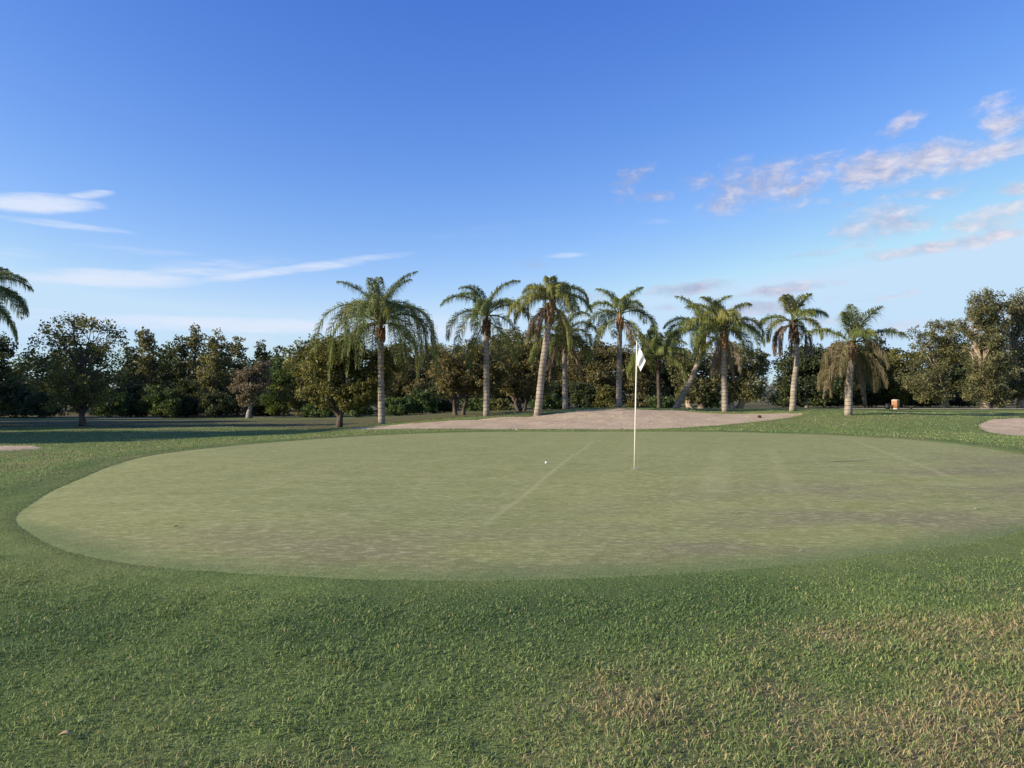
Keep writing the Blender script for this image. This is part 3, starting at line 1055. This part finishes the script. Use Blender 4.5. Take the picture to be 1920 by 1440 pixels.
for px, d_, top, hw, mt, lab in [(30, 66, 720, 46, 'dark', 'dark shrub below the drooping palm fronds at left edge'),
                                 (78, 64, 735, 34, 'dark', 'dark shrub left of the airy olive tree trunk'),
                                 (205, 64, 728, 34, 'green_leaf', 'green shrub just right of the airy olive tree trunk'),
                                 (255, 66, 716, 36, 'dark', 'dark green shrub second right of the airy olive tree trunk'),
                                 (305, 65, 722, 34, 'green_leaf', 'mid green shrub with lighter tips in the left wood'),
                                 (350, 67, 708, 36, 'dark', 'tall dark shrub left of the small pale tree'),
                                 (405, 66, 735, 34, 'dark', 'low dark shrub beside the small pale tree'),
                                 (500, 68, 742, 36, 'dark', 'low dark shrub behind the small pale tree trunk'),
                                 (600, 62, 756, 34, 'green_leaf', 'low green shrub left of the slim dark trunk'),
                                 (668, 60, 738, 32, 'green_leaf', 'green shrub between slim dark trunk and leftmost palm trunk'),
                                 (745, 60, 742, 34, 'green_leaf', 'green shrub right of the leftmost palm trunk'),
                                 (790, 61, 732, 32, 'green_leaf', 'green shrub halfway between the first two palm trunks'),
                                 (832, 63, 712, 34, 'dark', 'dark shrub left of the forked oak trunk'),
                                 (892, 60, 744, 26, 'green_leaf', 'sunlit yellow green shrub behind the second palm trunk'),
                                 (935, 60, 748, 26, 'olive', 'olive shrub just right of the second palm trunk'),
                                 (1022, 58, 734, 30, 'green_leaf', 'green shrub between third and fourth palm trunks'),
                                 (1045, 60, 716, 30, 'dark', 'dark shrub behind the fourth palm trunk'),
                                 (1098, 58, 716, 36, 'dark', 'dark shrub right of the fourth palm trunk'),
                                 (1138, 57, 722, 26, 'olive', 'olive shrub just left of the fifth palm trunk'),
                                 (1196, 57, 738, 28, 'brown', 'brown shrub behind the white flagstick'),
                                 (1240, 56, 742, 26, 'green_leaf', 'green shrub left of the foot of the leaning palm'),
                                 (1330, 57, 742, 20, 'green_leaf', 'small green shrub between two pale multi stemmed trunks'),
                                 (1480, 70, 735, 36, 'dark', 'dark shrub behind the curved palm trunk'),
                                 (1545, 68, 738, 40, 'green_leaf', 'green shrub beside the thin white trunk'),
                                 (1632, 68, 722, 44, 'dark', 'dark shrub behind the rightmost palm'),
                                 (1700, 70, 726, 36, 'dark', 'dark shrub behind the orange box'),
                                 (1742, 66, 742, 22, 'dark', 'low dark shrub left of the leaning pale trunk'),
                                 (1800, 68, 735, 30, 'dark', 'dark shrub behind the tall right hand trees')]:
    shrub(lab, px, d_, top, hw, M[mt], .15 if mt != 'green_leaf' else .16)
make_tree('oak_tree', 'brown oak with forked trunk left of the second palm', 'tree', 860,
          [(838, 690, 34, 38), (880, 672, 38, 30), (910, 706, 34, 36), (862, 718, 46, 24), (930, 690, 24, 40)], 47, M['brown'], M['bark'], .16, .14, .9, .22, 2, None, 12, trunk_top=2.4)
make_tree('oak_tree', 'brown oak with dark forked trunk right of the second palm', 'tree', 977,
          [(940, 672, 40, 40), (985, 652, 40, 32), (1010, 690, 40, 40), (960, 714, 46, 26), (1000, 726, 34, 22)], 50, M['brown'], M['bark'], .16, .14, .9, .22, 2, None, 12, trunk_top=2.6)
for px, d_, lob_, mt, lab in [
        (745, 66, [(740, 690, 46, 46), (770, 720, 44, 38), (720, 735, 40, 30)], 'brown', 'brown tree behind the leftmost whole palm'),
        (815, 67, [(815, 684, 38, 40), (800, 725, 40, 36)], 'brown', 'brown tree right of the leftmost whole palm'),
        (905, 70, [(900, 668, 46, 36), (920, 710, 50, 42)], 'olive', 'olive brown tree behind the second palm'),
        (975, 70, [(975, 655, 44, 36), (960, 700, 50, 44)], 'olive', 'olive brown tree rising behind the third palm'),
        (1052, 66, [(1045, 676, 46, 44), (1070, 715, 46, 38)], 'brown', 'brown tree behind the fourth palm'),
        (1115, 64, [(1105, 690, 44, 40), (1130, 672, 38, 34), (1120, 725, 46, 34)], 'brown', 'brown tree left of the fifth palm'),
        (1190, 64, [(1185, 680, 42, 38), (1200, 716, 46, 38)], 'brown', 'brown tree behind the white flag'),
        (1250, 66, [(1245, 664, 44, 42), (1260, 712, 46, 38), (1222, 640, 20, 26)], 'dark', 'dark tree behind the small hidden palm')]:
    make_tree('broadleaf_tree', lab, 'tree', px, lob_, d_, M[mt], M['bark'], .15, .155, .95, .23, 1, GW, 9)
make_tree('paperbark_tree', 'grey brown tree on two pale orange stems right of the leaning palm', 'tree', 1304,
          [(1288, 690, 34, 32), (1318, 712, 44, 34), (1306, 738, 40, 18), (1336, 690, 30, 36)], 57, M['paper'], M['pale_bark'], .26, .17, .95, .24, 2, None, 8, lean=.1)
make_tree('paperbark_tree', 'grey brown tree on pale stems right of the seventh palm', 'tree', 1380,
          [(1378, 684, 42, 38), (1408, 700, 34, 40), (1390, 732, 46, 22), (1424, 672, 16, 22)], 57, M['paper'], M['pale_bark'], .26, .17, .95, .24, 2, None, 8)
make_tree('broadleaf_tree', 'pale hazy tree far off in the gap between trees', 'tree', 1442, [(1436, 742, 22, 20), (1456, 728, 20, 22)], 120, M['hazy'], M['grey_bark'], .2, .4, .8)
make_tree('broadleaf_tree', 'broad dark green tree behind the curved palm', 'tree', 1512,
          [(1482, 700, 30, 42), (1520, 676, 42, 38), (1570, 684, 50, 44), (1545, 724, 66, 30), (1608, 712, 36, 40), (1478, 744, 30, 18)], 64, M['dark'], M['grey_bark'], .14, .19, 1.0, .24, 1, None, 10)
make_tree('broadleaf_tree', 'olive tree behind the orange box', 'tree', 1690,
          [(1655, 690, 34, 36), (1692, 684, 36, 36), (1672, 724, 48, 28), (1716, 722, 34, 28)], 66, M['olive'], M['bark'], .15, .19, .95, .24, 1, None, 9)
make_tree('paperbark_tree', 'airy tree with leaning pale trunk left of the tallest trees', 'tree', 1776,
          [(1730, 632, 24, 24), (1772, 624, 36, 24), (1752, 672, 40, 34), (1732, 706, 40, 30), (1790, 660, 30, 34), (1745, 735, 36, 20)], 60, M['paper'], M['grey_bark'], .2, .125, .85, .24, 1, None, 16, .8, lean=-1.0)
make_tree('paperbark_tree', 'tallest grey green tree near the right edge', 'tree', 1858,
          [(1848, 568, 34, 30), (1826, 606, 26, 36), (1864, 616, 34, 44), (1838, 668, 38, 44), (1872, 690, 34, 48), (1836, 724, 36, 30), (1866, 742, 28, 20)],
          57, M['paper'], M['pale_bark'], .26, .125, .95, .23, 2, None, 24, .9, droop=.6)
make_tree('paperbark_tree', 'tall grey green tree cut off by the right edge', 'tree', 1922,
          [(1904, 580, 26, 34), (1926, 596, 34, 44), (1914, 650, 38, 46), (1930, 700, 44, 46), (1900, 730, 26, 28)], 59, M['paper'], M['pale_bark'], .26, .125, .95, .23, 2, None, 22, .9, droop=.6)
make_tree('paperbark_tree', 'tree standing just outside the right edge', 'tree', 2010, [(2000, 600, 40, 50), (2015, 680, 50, 60)], 62, M['paper'], M['pale_bark'], .28, .2, .9)
# trees outside the left edge: the long shadow across the left rough is theirs
def shade_tree(lab, x0, y0, h, rw):
    d_ = y0
    px = 960 + x0 / d_ * 1400
    m = 1400 / d_
    zb = tz(x0, y0)
    def pz(z):
        return 740 - (zb + z - EYE) * m
    return make_tree('broadleaf_tree', lab, 'tree', px, [(px, pz(h * .82), rw * m * .62, h * .18 * m), (px - 8, pz(h * .55), rw * m, h * .24 * m),
                                                         (px + 8, pz(h * .3), rw * m * .95, h * .2 * m)], d_, M['dark'], M['bark'], .3, .36, 1.7, .25, 1, None, 8)


shade_tree('big dark tree outside the left edge that shades the rough', -36.0, 22.6, 12.8, 4.6)
shade_tree('second dark tree outside the left edge that shades the far bank', -40.0, 33.0, 12.0, 4.0)
shade_tree('third dark tree outside the left edge, farther back', -47.0, 41.0, 13.0, 4.5)
shade_tree('fourth dark tree outside the left edge, by the wood', -55.0, 50.0, 14.0, 4.5)
shade_tree('fifth dark tree outside the left edge, nearest the wood', -58.0, 60.0, 14.0, 4.5)
# far rows that close the view between the nearer trees
far_src = make_tree('background_tree', 'dark tree in the far row behind the wood', 'tree', 400, [(400, 690, 34, 40), (378, 728, 36, 34), (424, 724, 36, 36)],
                    88, M['dark'], M['bark'], .15, .32, .9, .27, 1, 'far row of trees', 5)
spots = [(-58, 90), (-50, 86), (-43, 92), (-29, 90), (-22, 86), (-15, 92), (-8, 88), (-1, 93), (6, 88), (13, 93), (20, 90), (44, 92), (52, 88), (60, 95), (68, 90), (-66, 92)]
src_ch = list(far_src.children)
for i, (x0, y0) in enumerate(spots):
    c = far_src.copy()
    COL.objects.link(c)
    c.location = (x0, y0, tz(x0, y0))
    c.rotation_euler = (0, 0, i * 2.1)
    sc_ = 0.85 + 0.3 * ((i * 37) % 10) / 10
    c.scale = (sc_ * 1.6, sc_ * 1.4, sc_)
    for ch in src_ch:
        q = ch.copy()
        COL.objects.link(q)
        q.parent = c


# ------------------------------------------------------------------ palms
def frond(name, L, th0, k, az_, heart, parent, mat, stalk, leaf_len=0.62, nl=90, limp=0.75, dead=False, tintb=0.0, pw=1.35):
    ns = 16
    t = np.linspace(0, 1, ns + 1)
    ang = np.maximum(th0 - k * t ** pw, R(-86))
    ds = L / ns
    hx = np.concatenate([[0], np.cumsum(np.cos(ang[:-1]) * ds)])
    hz = np.concatenate([[0], np.cumsum(np.sin(ang[:-1]) * ds)])
    sway = np.sin(t * 2.2 + RNG.random() * 6) * 0.06 * L * t
    pts = np.column_stack([hx, sway, hz])
    mb = MB()
    rr = np.linspace(0.034, 0.006, ns + 1)
    mb.tube(pts, rr, 4, mi=1, cap=False)
    base_v, base_f = np.array(mb.v), mb.f
    n = nl
    V, tint = [], []
    tg = np.gradient(pts, axis=0)
    tg /= np.linalg.norm(tg, axis=1)[:, None]
    for side_ in (-1, 1):
        ti = np.sort(0.13 + 0.87 * RNG.random(n) ** 0.92)
        P0 = np.column_stack([np.interp(ti, t, pts[:, j]) for j in range(3)])
        T = np.column_stack([np.interp(ti, t, tg[:, j]) for j in range(3)])
        S = np.tile(np.array([0, 1.0, 0]), (n, 1)) * side_
        U = np.cross(T, np.array([0, 1.0, 0]))
        U = np.where(U[:, 2:3] < 0, -U, U)
        spread = 0.25 if dead else 1.0
        D = S * spread * (0.6 + .5 * RNG.random((n, 1))) + T * (0.45 + .35 * RNG.random((n, 1))) + U * (RNG.random((n, 1)) * 0.7 - 0.15)
        D /= np.linalg.norm(D, axis=1)[:, None]
        ln = leaf_len * np.clip(np.sin(math.pi * (0.16 + 0.80 * ti)), .12, 1) ** .7 * (0.75 + .5 * RNG.random(n))
        lp = limp * (0.6 + .8 * RNG.random(n))
        G = np.array([0, 0, -1.0])
        P1 = P0 + D * (ln * .46)[:, None]
        D2 = D * (1 - np.clip(lp, 0, .92))[:, None] + G * lp[:, None] * 1.7
        D2 /= np.linalg.norm(D2, axis=1)[:, None]
        P2 = P1 + D2 * (ln * .54)[:, None]
        W = np.cross(D, RNG.normal(size=(n, 3)))
        W /= np.linalg.norm(W, axis=1)[:, None]
        wd = (0.0105 * (0.7 + .6 * RNG.random(n)))[:, None]
        blk = np.stack([P0 - W * wd * .6, P0 + W * wd * .6, P1 + W * wd, P1 - W * wd, P2], 1)
        V.append(blk.reshape(-1, 3))
        tint.append(np.repeat(np.clip(tintb + RNG.random(n) * .75, 0, 1), 5))
    V = np.concatenate(V)
    tint = np.concatenate(tint)
    nb = len(base_v)
    m_ = len(V) // 5
    b = nb + (np.arange(m_) * 5)[:, None]
    loops = np.concatenate([np.array(base_f).ravel(), (b + np.array([0, 1, 2, 3, 3, 2, 4])[None]).ravel()])
    s0 = len(base_f) * 4
    starts = np.concatenate([np.arange(len(base_f)) * 4, (s0 + np.arange(m_)[:, None] * 7 + np.array([0, 4])[None]).ravel()])
    tot = np.concatenate([np.full(len(base_f), 4), np.tile([4, 3], m_)])
    mi = np.concatenate([np.ones(len(base_f)), np.zeros(2 * m_)])
    o = mesh_np(name, np.concatenate([base_v, V]), loops, starts, tot, [mat, stalk], parent,
                cols={'tint': np.concatenate([np.full(nb, .5), tint])}, matidx=mi, loc=heart)
    o.rotation_euler = (0, 0, az_)
    return o


def make_palm(label, d, base, path, specs, r0=.17, r1=.125, boot='boot', boot_len=.6, mat='frond', group='palms in a row behind the bunker',
              seed=0, skin='palm_trunk'):
    """base: photo place of the foot, path: further trunk points up to the heart; specs: lists of (count, length, start angle, bend, limp, material, dead)"""
    bx = (base[0] - 960) / 1400.0 * d
    bz = tz(bx, d)
    root = empty('palm_tree', (bx, d, bz))
    tag(root, label, 'palm', group)
    org = np.array([bx, d, bz])
    ctrl = [np.array([0, 0, -0.25])] + [at(px, py, d) - org for px, py in path]
    ctrl = np.array(ctrl)
    # smooth curve through the points
    seg = np.concatenate([[0], np.cumsum(np.linalg.norm(np.diff(ctrl, axis=0), axis=1))])
    s = np.linspace(0, seg[-1], 70)
    pts = np.column_stack([np.interp(s, seg, ctrl[:, j]) for j in range(3)])
    for _ in range(60):
        pts[1:-1] = pts[1:-1] * .5 + (pts[:-2] + pts[2:]) * .25
    u = np.linspace(0, 1, 70)
    rad = r0 + (r1 - r0) * u
    rad = rad * (1 + 0.38 * np.exp(-u / 0.03)) * (1 + 0.035 * np.sin(s * 5.5 * 2 * math.pi * .5))
    tb = MB()
    tb.tube(pts, rad, 12, wob=.02)
    tb.build('trunk', M[skin], root, smooth=True)
    heart = pts[-1]
    # old leaf bases wrapped round the top of the trunk
    bb = MB()
    for i in range(16):
        a = i * 2.399
        f = i / 16
        z0 = heart[2] - boot_len * (1 - f * .9)
        c = np.array([np.interp(z0, pts[:, 2], pts[:, 0]), np.interp(z0, pts[:, 2], pts[:, 1]), z0])
        o_ = np.array([math.cos(a), math.sin(a), 0])
        bb.tube([c + o_ * r1 * .75, c + o_ * (r1 * 1.25) + [0, 0, .16], c + o_ * (r1 * 1.5) + [0, 0, .34]], [.085, .07, .03], 5)
    bb.tube([heart + [0, 0, -.15], heart + [0, 0, .25], heart + [0, 0, .6]], [r1 * .95, r1 * .75, .04], 8)
    bb.build('leaf_bases', M[boot], root, smooth=True)
    rg = np.random.default_rng(seed + 5)
    a0 = rg.random() * 6.28
    i = 0
    for cnt, L, th, bend, limp, mt, dead in specs:
        for j in range(cnt):
            a = a0 + i * 2.39996 + rg.normal() * .15
            i += 1
            if th < 30 and math.sin(a) < -0.72:
                a += 1.5 if math.cos(a) > 0 else -1.5          # the trunk shows between the hanging fronds
            hp = heart + np.array([math.cos(a) * .08, math.sin(a) * .08, (.25 if th > 0 else 0.0) + rg.random() * .1])
            frond('dead_frond' if dead else 'frond', L * (0.86 + .28 * rg.random()), R(th + rg.normal() * 7), R(bend * (0.85 + .3 * rg.random())), a, hp, root,
                  M[mt], M['dry_rachis'] if dead else M['rachis'], leaf_len=.45 if dead else .74, nl=110 if dead else 150, limp=limp, dead=dead,
                  tintb=rg.random() * .25, pw=0.85 if th < 15 else 1.05)
    return root


make_palm('leftmost whole palm with the fullest, longest drooping crown', 36, (716, 795), [(714, 700), (714, 618)],
          [(5, 3.1, 88, 75, .70, 'frond', 0), (7, 3.2, 76, 185, .85, 'frond_yellow', 0), (9, 4.7, 66, 232, 1, 'frond', 0), (10, 4.7, 48, 225, 1, 'frond', 0),
           (9, 3.6, 14, 140, 1, 'frond_yellow', 0)], .17, .13, seed=1)
make_palm('second palm from left with straight grey trunk and open crown', 37, (912, 782), [(912, 700), (912, 602)],
          [(3, 2.6, 84, 95, .7, 'frond', 0), (4, 2.6, 62, 130, .8, 'frond', 0), (4, 3.1, 36, 135, .9, 'frond', 0), (3, 3.0, 8, 105, .95, 'frond', 0), (2, 2.8, -45, 45, .9, 'frond', 0)],
          .17, .13, 'dark_boot', .8, seed=2)
make_palm('tall palm leaning right with mop of hanging yellowish fronds', 35.5, (1007, 775), [(1018, 680), (1034, 572)],
          [(4, 1.8, 80, 130, .85, 'frond_yellow', 0), (6, 2.2, 52, 150, .95, 'frond_yellow', 0), (5, 2.4, 15, 108, .95, 'frond_yellow', 0), (4, 2.3, -35, 55, .95, 'frond_yellow', 0),
           (4, 2.0, -48, 40, 1, 'frond_dead', 1)], .18, .14, 'boot', 1.0, seed=3)
make_palm('short palm tucked under the right leaning palm', 40.5, (1060, 768), [(1059, 700), (1058, 640)],
          [(4, 2.2, 78, 110, .8, 'frond', 0), (5, 2.4, 45, 130, .9, 'frond_yellow', 0), (6, 2.5, 12, 102, .9, 'frond', 0), (3, 2.4, -48, 40, 1, 'frond_dead', 1)], .16, .13, 'dark_boot', .7, seed=4)
make_palm('straight palm with sparse arching crown left of the flag', 40, (1160, 764), [(1161, 690), (1163, 600)],
          [(2, 2.1, 84, 80, .65, 'frond', 0), (4, 2.2, 56, 115, .75, 'frond', 0), (4, 2.6, 26, 120, .9, 'frond', 0), (3, 2.3, -8, 82, .95, 'frond_yellow', 0), (1, 1.8, -48, 40, 1, 'frond_dead', 1)],
          .16, .12, 'boot', .5, seed=5)
make_palm('palm whose trunk leans steeply to the right', 40.5, (1262, 767), [(1300, 706), (1315, 660), (1318, 632)],
          [(4, 2.5, 84, 90, .7, 'frond', 0), (6, 2.6, 58, 130, .8, 'frond', 0), (5, 2.8, 28, 125, .9, 'frond', 0), (2, 2.2, -10, 80, .95, 'frond', 0)], .16, .13, 'dark_boot', .7, seed=6)
make_palm('palm with orange brown dead skirt right of the steeply leaning palm', 37.5, (1360, 773), [(1357, 700), (1358, 632)],
          [(4, 2.3, 84, 90, .7, 'frond_yellow', 0), (6, 2.3, 60, 140, .85, 'frond_yellow', 0), (7, 2.4, 30, 140, .95, 'frond', 0), (1, 1.8, -12, 80, .95, 'frond_yellow', 0), (5, 2.2, -58, 30, 1, 'frond_dead', 1)],
          .165, .13, 'boot', .7, seed=7)
make_palm('thin crowned palm with curved trunk and brown dead fronds', 36.6, (1485, 768), [(1489, 716), (1497, 664), (1491, 640), (1487, 612)],
          [(3, 1.8, 66, 60, .6, 'frond_yellow', 0), (3, 1.6, 40, 90, .75, 'frond', 0), (3, 1.7, 18, 110, .85, 'frond_yellow', 0), (7, 2.0, -2, 140, 1, 'frond_dead', 1)], .155, .11, 'dark_boot', .9, seed=8)
make_palm('rightmost palm with long olive brown hanging fronds', 33, (1590, 778), [(1592, 720), (1600, 655)],
          [(3, 1.9, 70, 50, .5, 'frond', 0), (4, 2.0, 40, 72, .65, 'frond', 0), (5, 2.0, 8, 112, .9, 'frond_olive', 0), (7, 2.3, -25, 70, .95, 'frond_olive', 0), (4, 2.3, -55, 36, 1, 'frond_dead', 1)],
          .17, .13, 'boot', .6, seed=9)
make_palm('small palm in the shade behind the flag and the steeply leaning palm', 48, (1236, 762), [(1235, 720), (1234, 680)],
          [(4, 2.2, 80, 90, .7, 'frond', 0), (6, 2.4, 45, 118, .85, 'frond', 0), (6, 2.6, 15, 100, .9, 'frond_yellow', 0)], .13, .10, 'dark_boot', .5, seed=10, skin='bark')  # darker bark colour stands in for the shade on this trunk
make_palm('palm whose dark frond tips hang in at the left edge', 30, (-62, 812), [(-62, 690), (-60, 556)],
          [(3, 2.2, 70, 75, .6, 'frond', 0), (5, 2.4, 45, 95, .85, 'frond', 0), (7, 2.6, 16, 92, .95, 'frond', 0), (5, 2.5, -10, 75, .95, 'frond', 0)], .17, .13, 'dark_boot', .6,
          group='palm at the left edge', seed=12)

# ------------------------------------------------------------------ flagstick, cup and balls
HX, HY = 2.045, 12.5
HZ = tz(HX, HY) - 0.012
fs = tag(empty('flagstick', (HX, HY, HZ)), 'cream flagstick with limp white flag standing in the green', 'flagstick')
b = MB()
b.tube([(0, 0, -.1), (.02, 0, .9), (.048, 0, 2.13)], [.0112, .0112, .0095], 10)
b.build('pole', M['pole'], fs, smooth=True)
b = MB()
b.tube([(.048, 0, 2.128), (.0485, 0, 2.145)], [.0135, .006], 8)
b.build('pole_cap', M['pole'], fs, smooth=True)
nu, nv = 18, 18
V, Fc = [], []
for i in range(nu + 1):
    u = i / nu
    for j in range(nv + 1):
        v = j / nv
        T = np.array([.008 + .138 * u ** .9, 0, -.005 - .31 * u])
        Bm = np.array([.004 + .066 * u, 0, -.35 - .14 * u])
        p = T * (1 - v) + Bm * v
        p[0] += .012 * math.sin(9 * u + 2 * v) * u * v
        p[1] += (.016 * math.sin(u * 9 + v * 1.5) * (0.3 + .7 * u) + .012 * math.sin(5 * v + 6 * u) - .05 * u) * min(1, u * 4)
        V.append((p[0] + .0445 - .009 * v, p[1], p[2] + 2.115))
for i in range(nu):
    for j in range(nv):
        a = i * (nv + 1) + j
        Fc.append([a, a + nv + 1, a + nv + 2, a + 1])
b = MB()
b.add(V, Fc)
fl = b.build('flag', M['white'], fs, smooth=True)
so = fl.modifiers.new('thickness', 'SOLIDIFY')
so.thickness = 0.002
b = MB()
ring_o = [(math.cos(a) * .056, math.sin(a) * .056) for a in np.linspace(0, 2 * math.pi, 28, endpoint=False)]
vs = [(x_, y_, .004) for x_, y_ in ring_o] + [(x_ * .95, y_ * .95, .005) for x_, y_ in ring_o] + [(x_ * .95, y_ * .95, .001) for x_, y_ in ring_o]
fsx = [[k, (k + 1) % 28, 28 + (k + 1) % 28, 28 + k] for k in range(28)] + [[28 + k, 28 + (k + 1) % 28, 56 + (k + 1) % 28, 56 + k] for k in range(28)]
b.add(vs, fsx, 0)
b.add([(x_ * .95, y_ * .95, .0025) for x_, y_ in ring_o], [list(range(28))], 1)  # flat black disc painted as the shaded depth of the cup
hc = b.build('hole_cup', [M['white'], M['hole']], loc=(HX, HY, HZ))
tag(hc, 'round hole in the green at the foot of the flagstick', 'hole')


def ball(label, px, d):
    x0 = (px - 960) / 1400 * d
    me = bpy.data.meshes.new('golf_ball')
    import bmesh
    bm = bmesh.new()
    bmesh.ops.create_icosphere(bm, subdivisions=4, radius=.02135)
    for v in bm.verts:                     # shallow dimples
        q = v.co.normalized()
        lat, lon = math.asin(max(-1, min(1, q.z))), math.atan2(q.y, q.x)
        v.co *= 1 - 0.018 * max(0, math.cos(lat * 16) * math.cos(lon * 16 * max(.15, math.cos(lat))))
    for f in bm.faces:
        f.smooth = True
    bm.to_mesh(me)
    bm.free()
    me.materials.append(M['ball'])
    o = bpy.data.objects.new('golf_ball', me)
    COL.objects.link(o)
    o.location = (x0, d, tz(x0, d) + .0105)
    return tag(o, label, 'golf ball', 'golf balls')


ball('white golf ball on the green left of the flagstick', 1024, 13.3)
bl = ball('far white golf ball in the fringe before the bunker', 968, 25.9)
bl.location.z += .03

# ------------------------------------------------------------------ small things
def clod(label, px, py, d, s):
    x0 = (px - 960) / 1400 * d
    import bmesh
    bm = bmesh.new()
    bmesh.ops.create_icosphere(bm, subdivisions=3, radius=s)
    for v in bm.verts:
        q = v.co.normalized() * 2.1
        v.co *= 0.75 + 0.6 * float(fbm(q.x + 3 * q.z, q.y - 2 * q.z, 3))
        v.co.z *= .8
    me = bpy.data.meshes.new('earth_clod')
    bm.to_mesh(me)
    bm.free()
    me.materials.append(M['clod'])
    o = bpy.data.objects.new('earth_clod', me)
    COL.objects.link(o)
    o.location = (x0, d, EYE - (py - 740) / 1400 * d)
    return tag(o, label, 'clod')


clod('small dark brown clod on the sand near the bunker right end', 1424, 781, 33.0, .075)


def dry_leaf(label, x0, y0, ln, rz, lift=0.0, mat='dry_leaf'):
    V, Fc = [], []
    for i in range(9):
        u = i / 8
        wd = math.sin(math.pi * min(1, u * .96 + .02)) ** .8 * ln * .24
        for j in (-1, 0, 1):
            V.append(((u - .5) * ln, j * wd, abs(j) * wd * .55 + math.sin(u * 3) * ln * .14))
    for i in range(8):
        for j in range(2):
            a = i * 3 + j
            Fc.append([a, a + 3, a + 4, a + 1])
    b_ = MB()
    b_.add(V, Fc)
    o = b_.build('fallen_leaf', M[mat], smooth=True, loc=(x0, y0, tz(x0, y0) + lift))
    o.rotation_euler = (0, 0, rz)
    so_ = o.modifiers.new('thickness', 'SOLIDIFY')
    so_.thickness = 0.0012
    return tag(o, label, 'leaf', 'fallen leaves')


dry_leaf('curled tan leaf in the foreground grass at lower left', -1.98, 3.33, .06, .15, .03)
dry_leaf('tiny dark leaf on the near left part of the green', -3.25, 7.25, .05, .8, .0, 'clod')
dry_leaf('pale scrap of leaf on the green near the right edge', 5.15, 8.3, .05, -.1, .0, 'cream')
dry_leaf('pale leaf scrap on the near right part of the green', 2.45, 6.35, .035, -.5, .0, 'cream')
dry_leaf('pale leaf scrap below the flagstick on the right', 2.45, 8.15, .03, -.3, .0, 'cream')

# orange box and dark blocks by the right hand trees
ox, oy = (1679 - 960) / 1400 * 54, 54.0
oz = tz(ox, oy)
ob = tag(empty('orange_box', (ox, oy, oz), R(38)), 'upright orange box with pale rounded top beside the right hand trees', 'box')
b = MB()
b.box((0, 0, .05), (.40, .40, .10), bev=.02)
b.build('base', M['cream'], ob)
for k in range(4):
    a = k * math.pi / 2
    for j in (-1, 0, 1):
        b = MB()
        b.box((0, 0, 0), (.02, .115, .52), bev=.004)
        p_ = b.build('plank', M['orange'], ob, loc=(math.cos(a) * .19 - math.sin(a) * j * .125, math.sin(a) * .19 + math.cos(a) * j * .125, .365))
        p_.rotation_euler = (0, 0, a)
b = MB()
b.box((0, 0, .36), (.355, .355, .50))
b.build('core', M['orange'], ob)
b = MB()
b.box((0, 0, .67), (.43, .43, .09), bev=.045)
b.build('lid', M['cream'], ob)


def bin_(label, px, d, w0, h0):
    x0 = (px - 960) / 1400 * d
    r_ = tag(empty('litter_bin', (x0, d, tz(x0, d)), R(20)), label, 'bin')
    b_ = MB()
    b_.tube([(0, 0, -.02), (0, 0, h0 * .85)], [w0 * .42, w0 * .5], 14)
    b_.build('body', M['black'], r_)
    b_ = MB()
    b_.tube([(0, 0, h0 * .85), (0, 0, h0 * .9), (0, 0, h0)], [w0 * .54, w0 * .54, w0 * .3], 14)
    b_.build('lid', M['black'], r_)


bin_('low dark bin just left of the orange box', 1664, 54, .34, .42)
bin_('very small dark bin right of the orange box', 1708, 54, .16, .18)
